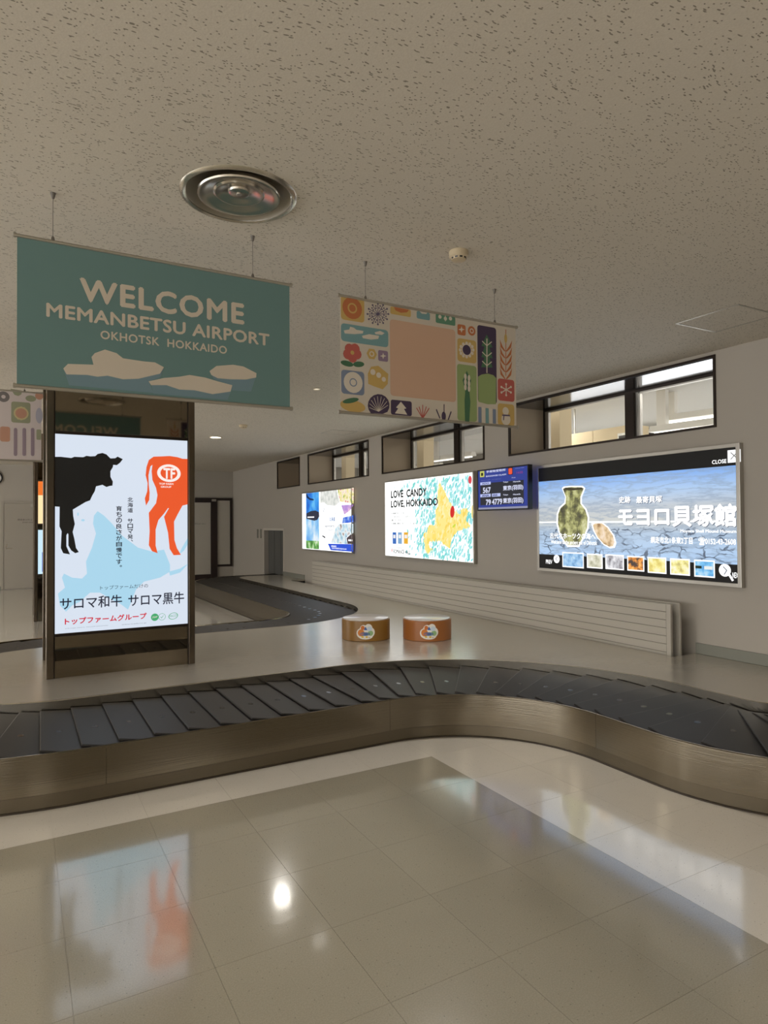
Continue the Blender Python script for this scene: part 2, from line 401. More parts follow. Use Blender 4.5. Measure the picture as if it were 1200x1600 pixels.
# duct box
d = empty('duct', (8.2, 7.4, 2.45)); tag(d, 'cream box duct seen low through the window over the museum screen', 'duct')
MB().box(-.2, .2, -.72, 0.02, 0, .56).build('casing', pm, d, bevel=.006)
MB().box(-.2, .2, .026, .78, 0, .56).build('casing', pm, d, bevel=.006)
MB().box(-.215, -.2, -.66, -.48, .2, .45).box(-.222, -.214, -.63, -.51, .24, .41, 1).build('grille', [mat('white_frame', (240, 238, 230), .5), M_NDARK], d)
for y in (.6, -.6): MB().tube((0, y, .56), (0, y, 1.01), .015).build('hanger', M_ALU, d)
def tube_fixture(name, x, y, z, L, rz, lab, post):
    t = empty(name, (x, y, z), rz); tag(t, lab, 'light', 'pendant lights in the service room')
    MB().prism([(-.09, 0), (.09, 0), (.05, .09), (-.05, .09)], 0, 1).v
    mb = MB(); mb.add([(a, b, c) for b in (-L/2, L/2) for a, c in ((-.09, 0), (.09, 0), (.05, .09), (-.05, .09))],
                      [(0, 1, 2, 3), (4, 7, 6, 5), (0, 4, 5, 1), (1, 5, 6, 2), (2, 6, 7, 3), (3, 7, 4, 0)]); mb.build('housing', mat('white_housing', (232, 228, 218), .4), t)
    MB().tube((0, -L/2+.05, -.02), (0, L/2-.05, -.02), .016).build('tube', mat('lit_tube', (255, 250, 240), .4, emit=3.0), t)
    MB().box(-.045, .045, post-.07, post+.07, .09, 3.46-z).build('post', mat('white_housing', (0, 0, 0)), t)
tube_fixture('pendant_light', 8.5, 5.75, 3.04, 1.5, .15, 'white pendant tube light right of the mullion over the museum screen', .55)
tube_fixture('pendant_light', 8.2, 5.95, 2.86, .95, .15, 'white pendant tube light hanging lowest beyond the window over the museum screen', 0.3)
tube_fixture('pendant_light', 8.6, 12.3, 3.02, 1.7, .1, 'white pendant tube light seen through the window behind the patterned banner', .4)
tube_fixture('pendant_light', 9.4, 14.6, 3.0, 1.7, .0, 'white pendant tube light farthest off, seen beyond the second clerestory window', .2)
tube_fixture('pendant_light', 9.5, 9.3, 3.05, 1.7, .0, 'white pendant tube light between the two large clerestory windows', .2)
# strip lights added to brighten the service room
for y in (3, 9, 15):
    t = empty('fill_strip_light', (7.6, y, 3.45)); tag(t, 'long ceiling strip light added to brighten the service room', 'light', 'added service room fill strips')
    MB().box(-.1, .1, -1.2, 1.2, -.02, 0).build('housing', mat('white_housing', (0, 0, 0)), t)
    MB().box(-.07, .07, -1.17, 1.17, -.024, -.02).build('diffuser', mat('strip_glow', (255, 252, 246), emit=NEXT_ROOM), t)

# ------------------------------------------------------------------ doors
d = empty('door_1', (.11, YF, 0)); d['kind'] = 'structure'
MB().box(-.47, -.42, -.03, 0, 0, 2.16).box(.42, .47, -.03, 0, 0, 2.16).box(-.42, .42, -.03, 0, 2.11, 2.16).build('door_frame', M_DOORGREY, d)
MB().box(-.415, .415, -.02, 0, .02, 2.105).build('door_leaf', M_DOORGREY, d, bevel=.003)
MB().tube((-.36, -.06, 1.0), (-.24, -.06, 1.0), .011).tube((-.36, -.02, 1.0), (-.36, -.06, 1.0), .011).box(-.375, -.345, -.025, -.02, 1.04, 1.10).build('door_handle', M_CHROME, d)
MB().box(.16, .40, -.07, -.02, 2.02, 2.09).build('door_closer', M_ALU, d)
sh = Sheet((0, -.021, 0), (1, 0, 0), (0, 0, 1), (0, -1, 0), d)
sh.text('関係者以外立入禁止', (-.12, 1.68), (.36, 1.725), ink((70, 66, 62)), px=False).text('STAFF ONLY', (-.02, 1.62), (.25, 1.65), ink((70, 66, 62)), px=False).flush()
d = empty('door_2', (4.3, YF, 0)); d['kind'] = 'structure'
z0, z1 = .0, 2.30
MB().box(-.62, .60, -.07, 0, 2.17, z1).box(.42, .60, -.07, 0, .0, 2.17).box(-.62, -.5, -.07, 0, 0, 2.17).box(-.5, .42, -.05, 0, 0, .16).build('door_frame', M_BROWNFRAME, d)
MB().box(-.498, .418, -.035, -.01, .162, 2.168).build('door_leaf', mat('frosted_leaf', (186, 180, 168), .3), d)
MB().box(.60, 1.03, -.05, 0, 2.23, z1).box(.60, 1.03, -.05, 0, .36, .42).box(.97, 1.03, -.05, 0, .42, 2.23).build('sidelight_frame', M_BROWNFRAME, d)
MB().box(.602, .968, -.03, -.01, .422, 2.228).build('sidelight_pane', mat('frosted_leaf', (0, 0, 0)), d)
MB().box(.44, .56, -.09, -.07, 2.2, 2.26).build('door_sensor', M_ALU, d)
sh = Sheet((0, -.0355, 0), (1, 0, 0), (0, 0, 1), (0, -1, 0), d)
sh.text('お出口専用 EXIT ONLY', (-.15, 1.55), (.28, 1.60), ink((110, 106, 100)), px=False).flush()
# wall clock at the far wall
c = empty('wall_clock', (-.50, YF-.002, 2.72)); tag(c, 'round wall clock with black rim above the far grey door', 'clock')
MB().lathe([(0, 0), (.15, 0), (.17, .02), (.17, .045), (.145, .05), (.14, .03), (0, .03)], 32).build('rim', M_BLACK, c).rotation_euler.x = PI/2
o = MB().lathe([(0, .032), (.139, .032)], 32).build('dial', mat('clock_dial', (206, 204, 198), .5), c); o.rotation_euler.x = PI/2
MB().box(-.004, .004, -.04, -.037, 0, .10).box(0, .07, -.04, -.037, -.004, .004).build('hands', M_BLACK, c)

# ------------------------------------------------------------------ BAGGAGE CAROUSEL
def arc(c, r, a0, a1):
    n = max(2, int(abs(a1-a0)/math.radians(3))); out = []
    for k in range(n+1):
        a = math.radians(a0)*(1-k/n) + math.radians(a1)*k/n if False else a0+(a1-a0)*k/n
        out.append((c[0]+r*math.cos(a), c[1]+r*math.sin(a)))
    return out
D2 = math.radians
def ring(n):
    """conveyor path shifted n metres to its public side; list of points"""
    W_ = lambda s_, r: (r+n if s_ < 0 else r-n)    # s_=+1 turning left (towards the public side), -1 turning right
    p = [(7.4, 1.985-n)]
    p += arc((4.40, 2.62), W_(-1, .635), D2(270), D2(180))
    p += arc((2.30, 3.05), W_(1, 1.465), D2(0), D2(90))
    p += arc((.35, 6.13), W_(-1, 1.615), D2(270), D2(90))
    p += arc((2.72, 8.85), W_(1, 1.105), D2(-90), D2(0))
    p += arc((4.775, 14.20), W_(-1, .95), D2(180), D2(90))
    p += [(7.4, 15.15+n)]
    q = [p[0]]
    for a in p[1:]:
        if math.dist(a, q[-1]) > 1e-4: q.append(a)
    return q
CTR = ring(0)
def frames(pts):
    out = []
    for i, p in enumerate(pts):
        a = pts[max(0, i-1)]; b = pts[min(len(pts)-1, i+1)]
        dx, dy = b[0]-a[0], b[1]-a[1]; L = math.hypot(dx, dy); out.append((p, (dx/L, dy/L), (-dy/L, dx/L)))
    return out
def densify(pts, step=.25):
    out = [pts[0]]
    for a, b in zip(pts, pts[1:]):
        n = max(1, int(math.dist(a, b)/step))
        out += [(a[0]+(b[0]-a[0])*k/n, a[1]+(b[1]-a[1])*k/n) for k in range(1, n+1)]
    return out
def length(pts): 
    s = [0]
    for a, b in zip(pts, pts[1:]): s.append(s[-1]+math.dist(a, b))
    return s
def cut(pts, s0, s1):
    L = length(pts)
    def at(s):
        for i in range(len(L)-1):
            if L[i+1] >= s: t = (s-L[i])/(L[i+1]-L[i]); return (pts[i][0]+(pts[i+1][0]-pts[i][0])*t, pts[i][1]+(pts[i+1][1]-pts[i][1])*t)
        return pts[-1]
    return [at(s0)]+[p for p, l in zip(pts, L) if s0+1e-3 < l < s1-1e-3]+[at(s1)]
def sweep(pts, prof, mb=None, mi=0, closed=True):
    """prof: (n, z) ring around the path"""
    mb = mb or MB(); fr = frames(pts); m_ = len(prof); vs = []
    for p, t, nn in fr: vs += [(p[0]+nn[0]*a, p[1]+nn[1]*a, z) for a, z in prof]
    fs = []
    for i in range(len(fr)-1):
        for k in range(m_ if closed else m_-1):
            q = (k+1) % m_; fs.append((i*m_+k, (i+1)*m_+k, (i+1)*m_+q, i*m_+q))
    if closed: fs += [tuple(range(m_)), tuple((len(fr)-1)*m_+k for k in range(m_))[::-1]]
    mb.sm = True
    return mb.add(vs, fs, mi)
HW = .485
car = empty('baggage_carousel', (2.0, 4.5, 0)); car.location = (0, 0, 0)
tag(car, 'winding stainless steel baggage carousel with black overlapping rubber plates', 'baggage carousel')
out = densify(ring(HW), .4); Lo = length(out)
# panel joints along the apron: at the ends of the straight and of the corner, then every 1.8 m
def s_near(x, y): return min(range(len(out)), key=lambda i: math.dist(out[i], (x, y)))
sj = sorted({0, Lo[s_near(3.28, 3.05)], Lo[s_near(2.27, 4.03)], Lo[s_near(2.27, 4.03)]+1.86, Lo[s_near(2.27, 4.03)]+3.7,
             Lo[s_near(2.27, 4.03)]+5.5, Lo[s_near(2.27, 4.03)]+7.3, Lo[s_near(.35, 8.23)]-.6, Lo[s_near(2.72, 8.23)], Lo[s_near(3.34, 8.85)], Lo[s_near(3.34, 8.85)]+2.7, Lo[s_near(3.34, 14.2)],
             Lo[s_near(4.775, 15.635)], Lo[-1]})
# drop joints that crowd each other
sj = [s for i, s in enumerate(sj) if i == 0 or s-sj[i-1] > .3]
for a, b in zip(sj, sj[1:]):
    seg = cut(out, a+.0008, b-.0008)
    sweep(seg, [(-.022, ZL-.012), (-.018, ZL-.002), (-.004, ZL), (0, ZL-.004), (0, .085), (-.012, .085), (-.012, ZL-.012)]).build('apron_panel', M_APRON, car)
sweep(out, [(-.006, .082), (-.006, .004), (-.02, .0), (-.02, .082)]).build('kick_plate', M_KICK, car)
sweep(out, [(-.004, .009), (.003, .006), (.003, 0), (-.004, 0)]).build('floor_seal', mat('brown_sealant', (60, 50, 38), .6), car)
inn = densify(ring(-HW), .4)
sweep(inn, [(.001, ZL-.04), (.001, ZS-.004), (-.004, ZS), (-.012, ZS), (-.012, ZL-.04)]).build('inner_rim', M_RIM, car)
sweep(densify(ring(0), .3), [(-HW, .235), (HW-.02, .235), (HW-.02, .06), (-HW, .06)]).build('conveyor_bed', M_UNDER, car)
# rubber plates
def plate_mesh():
    mb = MB(); L0, L1 = -.20, .16; zt = ZL-.001
    ol = []                                       # outline, clockwise from inner leading corner
    for t, nn in ((L1, -.470), (L1, .405), (L1-.03, .414), (.06, .442), (-.06, .458), (L0, .458), (L0, -.470)): ol.append((t, nn))
    z = lambda t: zt-(L1-t)*.085
    n_ = len(ol)
    top = [(t, nn, z(t)) for t, nn in ol]; bot = [(t, nn, z(t)-.009) for t, nn in ol]
    inner = [(t*(.965 if t > 0 else 1)-.0, nn*.988, z(t)+.0015) for t, nn in ol]
    mb.add(top+bot+inner, [(i, (i+1) % n_, n_+(i+1) % n_, n_+i) for i in range(n_)]+[tuple(n_+i for i in range(n_))]
           + [(i, (i+1) % n_, 2*n_+(i+1) % n_, 2*n_+i) for i in range(n_)]+[tuple(2*n_+i for i in range(n_))])
    c = (.055, .05); pts = [(c[0]+.018*math.cos(a), c[1]+.026*math.sin(a)) for a in [2*PI*k/8 for k in range(8)]]
    mb.add([(a, b, z(a)+.0022) for a, b in pts], [tuple(range(8))], 1)
    return mb.mesh('belt_plate', [M_RUBBER, M_RUBBER_MARK])
pm_ = plate_mesh(); cl = densify(CTR, .05); Lc = length(cl); s = .35; k = 0
while s < Lc[-1]-.4:
    while Lc[k+1] < s: k += 1
    t = (s-Lc[k])/(Lc[k+1]-Lc[k]); a, b = cl[k], cl[k+1]
    o = bpy.data.objects.new('belt_plate', pm_); COL.objects.link(o); o.parent = car
    o.location = (a[0]+(b[0]-a[0])*t, a[1]+(b[1]-a[1])*t, 0); o.rotation_euler.z = math.atan2(b[1]-a[1], b[0]-a[0])
    s += .2
# joint screws on the kick plate
MB().lathe([(0, .004), (.007, .003), (.008, 0)], 10, (0, 0, 0)).lathe([(0, .004), (.007, .003), (.008, 0)], 10, (.035, 0, 0)).build('screw', M_BLACK, car)
o = car.children[-1]; o.location = (3.290, 2.99, .055); o.rotation_euler = (0, -PI/2, 0); o.rotation_euler = (PI/2, 0, -PI/2)

# ------------------------------------------------------------------ steel platform inside the carousel
inner = [p for p in densify(ring(-HW-.006), .4) if p[0] < XW]
south = (XW, 1.985+HW+.006); north = (XW, 15.15-HW-.006)
poly = [south]+inner+[north, (XW, 13.05), (5.05, 13.05), (5.05, 3.79), (XW, 3.79)]
pl = empty('steel_platform', (2.5, 6.1, 0)); tag(pl, 'broad brushed steel platform filling the inside of the carousel loop up to the wall', 'platform')
pp = [(x-2.5, y-6.1) for x, y in poly]
MB().prism(pp, ZS-.03, ZS-.001).build('deck', M_TOP, pl)
mb = MB(); n = len(pp); mb.add([(x, y, 0) for x, y in pp]+[(x, y, ZS-.031) for x, y in pp], [(i, (i+1) % n, (i+1) % n+n, i+n) for i in range(n)]); mb.build('skirt', M_UNDER, pl)

# conveyor hatch shutter
sh_ = empty('conveyor_hatch', (XW, (14.34+15.69)/2, .36)); tag(sh_, 'grey conveyor hatch in the long wall where the carousel passes through', 'hatch')
h = (15.69-14.34)/2
MB().box(-.012, .0, -h-.05, -h, 0.0, 1.09).box(-.012, .0, h, h+.05, 0.0, 1.09).box(-.012, .0, -h, h, 1.04, 1.09).build('frame', make_paint('hatch_frame', (200, 194, 182)), sh_)
for i in range(6):
    w = 2*h/6; MB().box(.10+.004*(i % 2), .106+.004*(i % 2), -h+i*w, -h+(i+1)*w-.003, -.02, 1.035).build('curtain_flap', mat('grey_rubber_curtain', (92, 92, 88), .6), sh_)
for yy in (15.94, 16.19):
    MB().box(XW-.02, XW, yy-.035, yy+.035, 1.20, 1.425).build('wall_switch', M_GREYTRIM, bevel=.003)
    tag(bpy.context.scene.collection.objects[-1], 'narrow grey upright sensor strip on the wall beside the conveyor hatch', 'switch', 'sensor strips by the hatch')
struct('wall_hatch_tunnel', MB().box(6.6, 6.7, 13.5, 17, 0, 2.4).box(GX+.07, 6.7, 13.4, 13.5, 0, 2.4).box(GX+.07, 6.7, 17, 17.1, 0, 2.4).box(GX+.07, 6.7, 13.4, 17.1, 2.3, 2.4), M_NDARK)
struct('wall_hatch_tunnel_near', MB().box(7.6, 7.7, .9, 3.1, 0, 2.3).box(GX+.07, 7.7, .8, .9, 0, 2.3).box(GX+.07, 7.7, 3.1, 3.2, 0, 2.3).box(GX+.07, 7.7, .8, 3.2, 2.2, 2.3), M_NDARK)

# ------------------------------------------------------------------ radiator
ra = empty('radiator', (5.11, 7.93, 0)); tag(ra, 'long low ribbed panel radiator along the wall under the lit screens', 'radiator')
y0, y1 = -4.09, 4.06; zt = .812; zb = .09
nsl = 10; st = (zt-zb)/nsl
for i in range(nsl):
    MB().box(-.025, 0, y0+.05, y1, zb+i*st+.002, zb+(i+1)*st-.002).build('slat', M_RAD, ra, bevel=.002)
MB().box(-.028, 0.0, y0, y0+.047, zb, zt).build('end_post', M_RAD, ra, bevel=.003)
MB().box(-.018, 0, y0+.05, y1, zb, zt-.004).build('backing', mat('radiator_shadow_gap', (96, 92, 84), .6), ra)
MB().box(.07, .095, y0-.02, y1, zb, zt+.004).build('rear_panel', M_RAD, ra, bevel=.003)
for yy in (-3.6, -1.2, 1.2, 3.6): MB().box(0, .24, yy-.02, yy+.02, 0, .4).build('bracket', M_GREYTRIM, ra)

# ------------------------------------------------------------------ light-box columns
def column(x0, x1, yf, yb, zb, label, boxes):
    c = empty('display_column', ((x0+x1)/2, (yf+yb)/2, zb)); tag(c, label, 'column')
    hx, hy, H = (x1-x0)/2, (yb-yf)/2, HC-zb; e = .052
    for sx in (-1, 1):
        for sy in (-1, 1):
            mb = MB().box(sx*hx, sx*(hx-e), sy*hy, sy*(hy-e), 0, H); mb.box(sx*(hx-e), sx*(hx-e-.008), sy*(hy-.008), sy*(hy-e), 0, H, 1); mb.build('corner_post', [M_COL, M_BRONZE], c, bevel=.003)
    for sx in (-1, 1): MB().box(sx*(hx-.012), sx*(hx-.03), -hy+e+.001, hy-e-.001, 0, H).build('side_panel', M_MIRROR, c)
    MB().box(-hx+e+.001, hx-e-.001, hy-.03, hy-.012, 0, H).build('back_panel', M_MIRROR, c)
    xa, xb = -hx+e+.009, hx-e-.009
    zs = sorted([b for bx in boxes for b in bx]); edges = [0]+[z-zb for z in zs]+[H]
    for i in range(0, len(edges), 2):
        MB().box(xa, xb, -hy+.014, -hy+.032, edges[i]+(.0 if i == 0 else .026), edges[i+1]-(.026 if i+2 < len(edges) else 0)).build('mirror_panel', M_MIRROR, c)
    for z in zs:
        s_ = 1 if zs.index(z) % 2 else -1
        MB().box(xa, xb, -hy+.004, -hy+.03, z-zb+(0 if s_ > 0 else -.024), z-zb+(.024 if s_ > 0 else 0)).build('trim_bar', M_BRONZE, c, bevel=.002)
    return c
C1 = column(.192, 1.331, 5.71, 6.60, ZS, 'square mirrored steel column with a lit cattle poster, standing on the platform', [(.707, 2.277)])
lb = Vector(C1.location)
X0, X1, Z0, Z1 = .248, 1.291, .707, 2.277
o = MB().box(X0, X1, 5.722, 5.745, Z0, Z1).build('light_panel', glow((216, 226, 240), 1.0), C1, loc=-lb)
sh = Sheet(Vector((0, 5.7215, 0)), (1, 0, 0), (0, 0, 1), (0, -1, 0), o, on_y(5.7215))
a_ = lambda L, ox, oy, s: [(ox+x/s, oy+y/s) for x, y in L]
def clipx(pts): return pts
cow = [(30, 270), (120, 270), (250, 285), (290, 270), (400, 275), (440, 258), (490, 265), (550, 262), (580, 235), (640, 222), (690, 240), (740, 290), (800, 288), (830, 268), (895, 300), (860, 345), (820, 375), (775, 370), (770, 400), (740, 450), (740, 520), (770, 580), (765, 630), (730, 635), (690, 648), (640, 620), (560, 640), (545, 700), (515, 750), (485, 815), (430, 835), (270, 930), (275, 1010), (295, 1110), (268, 1210), (290, 1300), (310, 1410), (345, 1460), (300, 1475), (250, 1440), (215, 1380), (215, 1240), (205, 1225), (190, 1250), (190, 1390), (235, 1490), (150, 1475), (120, 1410), (130, 1200), (103, 1140), (105, 895), (30, 890)]
calf = [(850, 298), (760, 295), (700, 275), (600, 260), (500, 265), (400, 268), (340, 310), (310, 400), (300, 500), (325, 600), (320, 700), (290, 790), (305, 880), (345, 810), (350, 720), (340, 620), (335, 500), (360, 390), (385, 370), (375, 450), (385, 560), (430, 660), (448, 750), (430, 850), (340, 970), (350, 1200), (340, 1375), (380, 1450), (450, 1475), (425, 1380), (425, 1180), (460, 1060), (530, 980), (580, 910), (590, 915), (530, 1020), (580, 1220), (600, 1420), (650, 1500), (740, 1495), (690, 1410), (660, 1310), (655, 1080), (700, 990), (760, 880), (850, 858)]
isle = [(328, 668), (360, 690), (400, 730), (450, 790), (530, 850), (600, 870), (660, 860), (690, 935), (690, 970), (640, 1000), (600, 1010), (560, 1020), (520, 1060), (480, 1160), (440, 1130), (400, 1110), (340, 1075), (290, 1075), (240, 1120), (200, 1140), (170, 1170), (140, 1140), (130, 1080), (165, 1050), (150, 1000), (160, 980), (200, 1000), (250, 1005), (275, 980), (270, 920), (300, 850), (320, 780), (305, 730), (310, 690)]
q3 = lambda x, y: (50+x/3.2, 590+y/3.2)
sky = glow((170, 214, 236), 1.0); sh.poly([q3(*p) for p in isle], sky, 'map_print')
sh.poly([q3(*p) for p in [(783, 795), (750, 850), (735, 885), (760, 865), (783, 825)]], sky, 'map_print').poly([q3(*p) for p in [(685, 970), (740, 955), (784, 928), (740, 975), (690, 990)]], sky, 'map_print')
sh.disc(q3(230, 683), .006, sky, 'map_print', ry=.014).disc(q3(255, 713), .013, sky, 'map_print', ry=.009)
for L, ox, m_ in ((cow, 80, glow((16, 15, 13), .6)), (calf, 190, glow((235, 88, 40), 1.0))):
    P_ = [on_y(5.7215)(*p) for p in a_(L, ox, 680, 8)]
    P_ = [(min(max(x, X0), X1), z) for x, z in P_]
    sh.poly(P_, m_, 'cattle_silhouette', 2, px=False)
e8 = lambda x, y: (190+x/8, 680+y/8)
wp = glow((252, 238, 232), 1.0)
sh.disc(e8(592, 475), .097, wp, 'farm_emblem', 3, ry=.075, rot=-.05, r_in=.72, seg=28)
sh.text('TF', e8(525, 540), e8(665, 420), wp, 'farm_emblem', 3, bold=.03)
sh.text('TOP FARM', e8(470, 618), e8(645, 600), wp, 'farm_emblem', 3, bold=.03).text('GROUP', e8(490, 655), e8(620, 638), wp, 'farm_emblem', 3, bold=.03)
navy = glow((24, 28, 48), .6)
def vtext(sh, s_, x0, x1, ya, yb, m_, conv):
    n_ = len(s_); st_ = (yb-ya)/n_
    for i, ch in enumerate(s_):
        if ch == ' ': continue
        t0, t1 = ya+i*st_+st_*.08, ya+(i+1)*st_-st_*.08; xa, xb = x0, x1
        if ch in '、。': xa, xb, t0, t1 = x0+(x1-x0)*.65, x1, t0, t0+st_*.3
        sh.text(ch, conv(xa, t1), conv(xb, t0), m_, 'lettering', 2, bold=.018)
vtext(sh, '北海道 サロマ発、', 478, 504, 597, 835, navy, q3); vtext(sh, '育ちの良さが自慢です。', 421, 449, 640, 965, navy, q3)
sh.text('トップファームだけの', q3(341, 1062), q3(580, 1030), navy, k=2)
dk = glow((34, 38, 62), .7)
sh.text('サロマ和牛', q3(140, 1162), q3(450, 1085), dk, bold=.012).text('サロマ黒牛', q3(482, 1145), q3(760, 1070), dk, bold=.012)
sh.text('トップファームグループ', q3(165, 1236), q3(572, 1176), glow((206, 26, 54), 1.0), bold=.03)
sh.text('TOP FARM GROUP  SAROMA HOKKAIDO', q3(165, 1254), q3(380, 1240), navy).text('www.topfarm.jp', q3(448, 1238), q3(572, 1224), navy)
g1 = glow((70, 168, 110), 1.0)
sh.disc(q3(614, 1198), .031, g1, 'certification_mark', 2).disc(q3(650, 1196), .029, g1, 'certification_mark', 2, r_in=.9).disc(q3(706, 1192), .040, g1, 'certification_mark', 2, ry=.028, r_in=.86, rot=.2)
sh.text('JGAP', q3(602, 1204), q3(627, 1192), wp, k=3).text('✓', q3(642, 1204), q3(658, 1188), g1, k=2).text('HACCP', q3(688, 1198), q3(724, 1184), g1, k=2)
sh.flush()

C2 = column(.222, 1.36, 12.0, 12.9, 0, 'farther mirrored steel column with two stacked lit posters, half hidden by the nearer one', [(.767, 1.484), (1.588, 2.277)])
lb = Vector(C2.location)
for z_0, z_1, base in ((.767, 1.484, (196, 226, 240)), (1.588, 2.277, (255, 224, 170))):
    MB().box(.283, 1.30, 12.012, 12.035, z_0, z_1).build('light_panel', glow(base, 1.1), C2, loc=-lb)
sh = Sheet(Vector((0, 12.011, 0))-lb, (1, 0, 0), (0, 0, 1), (0, -1, 0), C2)
sh.rect((.283, 2.05), (1.30, 2.277), glow((240, 120, 40), 1.0), px=False).rect((.5, 1.65), (1.2, 2.0), glow((250, 245, 235), 1.0), k=2, px=False)
sh.rect((.34, .80), (.9, 1.12), glow((50, 96, 196), 1.0), px=False).disc((.42, 1.27), .05, glow((70, 90, 70), .8), px=False).flush()

# ------------------------------------------------------------------ wall screens
def wall_box(name, y0, y1, z0, z1, label, cat, base, depth=.05, fr=.035, frame=None, x=XW):
    t = empty(name, (x-depth, (y0+y1)/2, z0)); tag(t, label, cat)
    hy, H = (y1-y0)/2, z1-z0
    m_ = frame or M_ALU
    for s_ in (-1, 1): MB().box(-.006, depth, s_*hy, s_*(hy-fr), 0, H).build('frame_bar', m_, t, bevel=.003)
    for a, b in ((0, fr), (H-fr, H)): MB().box(-.006, depth, -hy+fr, hy-fr, a, b).build('frame_bar', m_, t, bevel=.003)
    fc = MB().box(.002, depth-.001, -hy+fr, hy-fr, fr, H-fr).build('lit_face', base, t)
    s2 = Sheet(Vector((.0015, 0, 0)), (0, -1, 0), (0, 0, 1), (-1, 0, 0), fc)
    f = on_x(x-depth+.0015); cy = (y0+y1)/2
    s2.pix = lambda px, py: (-(f(px, py)[0]-cy), f(px, py)[1]-z0)
    return t, s2
# museum screen
def museum_mat():
    m = mat('ice_field_screen', (0, 0, 0), .3); n = N(m)
    g = n.n('ShaderNodeSeparateXYZ'); tc = n.n('ShaderNodeTexCoord').outputs['Object']; n.t.links.new(tc, g.inputs[0])
    z = n.math('DIVIDE', n.math('SUBTRACT', g.outputs[2], .20), .84)
    sky_ = n.ramp(z, [(0, lin((176, 208, 244))), (.3, lin((178, 200, 224))), (.45, lin((204, 206, 202))), (.62, lin((192, 200, 208))), (.8, lin((172, 202, 238))), (1, lin((124, 172, 238)))])
    mp = n.n('ShaderNodeMapping', {'Vector': tc, 'Scale': (1, 1.3, 9)})
    no = n.n('ShaderNodeTexNoise', {'Vector': mp, 'Scale': 1.6, 'Detail': 6.0, 'Roughness': .6})
    c = n.mix(n.ramp(no.outputs[0], [(.42, (0, 0, 0)), (.5, (.6, .6, .6)), (.56, (0, 0, 0))]), sky_, lin((138, 158, 182)))
    mp2 = n.n('ShaderNodeMapping', {'Vector': tc, 'Scale': (1, 5, 12)})
    dn = n.n('ShaderNodeTexNoise', {'Vector': tc, 'Scale': 7.0, 'Detail': 3.0})
    ad = n.n('ShaderNodeVectorMath', operation='ADD'); n.t.links.new(mp2.outputs[0], ad.inputs[0]); n.t.links.new(dn.outputs['Color'], ad.inputs[1])
    vo = n.n('ShaderNodeTexVoronoi', {'Scale': 1.1}, feature='DISTANCE_TO_EDGE'); n.t.links.new(ad.outputs[0], vo.inputs['Vector'])
    crack = n.math('MULTIPLY', n.math('LESS_THAN', vo.outputs[0], .055), n.math('LESS_THAN', n.math('ADD', z, n.math('MULTIPLY', dn.outputs[0], .18)), .46))
    c = n.mix(n.math('MULTIPLY', crack, n.ramp(dn.outputs[0], [(.4, (0, 0, 0)), (.58, (1, 1, 1))])), c, lin((84, 100, 122)))
    n.put(n.b.inputs['Base Color'], (.02, .02, .02, 1)); n.t.links.new(c, n.b.inputs['Emission Color']); n.b.inputs['Emission Strength'].default_value = 1.0
    return m
t, s2 = wall_box('museum_screen', 3.325, 5.805, .988, 2.218, 'wide lit museum screen with an ancient jar on drift ice, nearest on the long wall', 'screen', museum_mat())
hw = 1.24-.035; blk = glow((12, 12, 12), .4); wh = glow((255, 255, 255), 1.3)
s2.rect((-hw, 1.04), (hw, 1.195), blk, 'menu_bar', 1, px=False).rect((-hw, .035), (hw, .195), blk, 'menu_bar', 1, px=False)
k1 = lambda x, y: (840+x/7.5, 690+y/7.5); k2 = lambda x, y: (1000+x/6.6667, 690+y/6.6667)
s2.line((-hw, .565), (hw, .565), .018, glow((245, 248, 250), 1.1), 'horizon_line', 1, px=False)
s2.rect(k2(915, 222), k2(1048, 78), wh, 'close_button', 2); s2.line(k2(945, 112), k2(1018, 180), .008, glow((120, 120, 120), .8), 'close_button', 3); s2.line(k2(945, 185), k2(1018, 108), .008, glow((120, 120, 120), .8), 'close_button', 3)
s2.text('CLOSE', k2(752, 235), k2(900, 182), wh, bold=.02)
# jar
jar_w = [(285, 545), (310, 525), (400, 518), (530, 518), (560, 545), (520, 650), (520, 725), (575, 790), (605, 880), (600, 1010), (560, 1110), (510, 1190), (490, 1235), (350, 1235), (315, 1190), (250, 1080), (222, 960), (225, 850), (255, 770), (315, 715), (325, 650)]
jar = [(298, 555), (330, 538), (420, 532), (520, 536), (542, 550), (503, 650), (503, 725), (560, 800), (588, 890), (582, 1010), (545, 1100), (495, 1185), (480, 1212), (360, 1212), (330, 1185), (265, 1070), (240, 960), (243, 850), (270, 780), (330, 725), (335, 650)]
def pot_mat():
    m = mat('pottery_picture', (0, 0, 0), .3); n = N(m); tc = n.n('ShaderNodeTexCoord').outputs['Object']
    no = n.n('ShaderNodeTexNoise', {'Vector': tc, 'Scale': 9.0, 'Detail': 5.0, 'Roughness': .6})
    c = n.ramp(no.outputs[0], [(.32, lin((52, 50, 34))), (.45, lin((106, 106, 60))), (.56, lin((186, 186, 118))), (.68, lin((226, 226, 178)))])
    n.put(n.b.inputs['Base Color'], (.02, .02, .02, 1)); n.t.links.new(c, n.b.inputs['Emission Color']); n.b.inputs['Emission Strength'].default_value = .9; return m
def shell_mat():
    m = mat('carving_picture', (0, 0, 0), .3); n = N(m); tc = n.n('ShaderNodeTexCoord').outputs['Object']
    no = n.n('ShaderNodeTexNoise', {'Vector': tc, 'Scale': 14.0, 'Detail': 4.0})
    c = n.ramp(no.outputs[0], [(.3, lin((150, 112, 70))), (.5, lin((226, 196, 150))), (.7, lin((246, 226, 206)))])
    n.put(n.b.inputs['Base Color'], (.02, .02, .02, 1)); n.t.links.new(c, n.b.inputs['Emission Color']); n.b.inputs['Emission Strength'].default_value = 1; return m
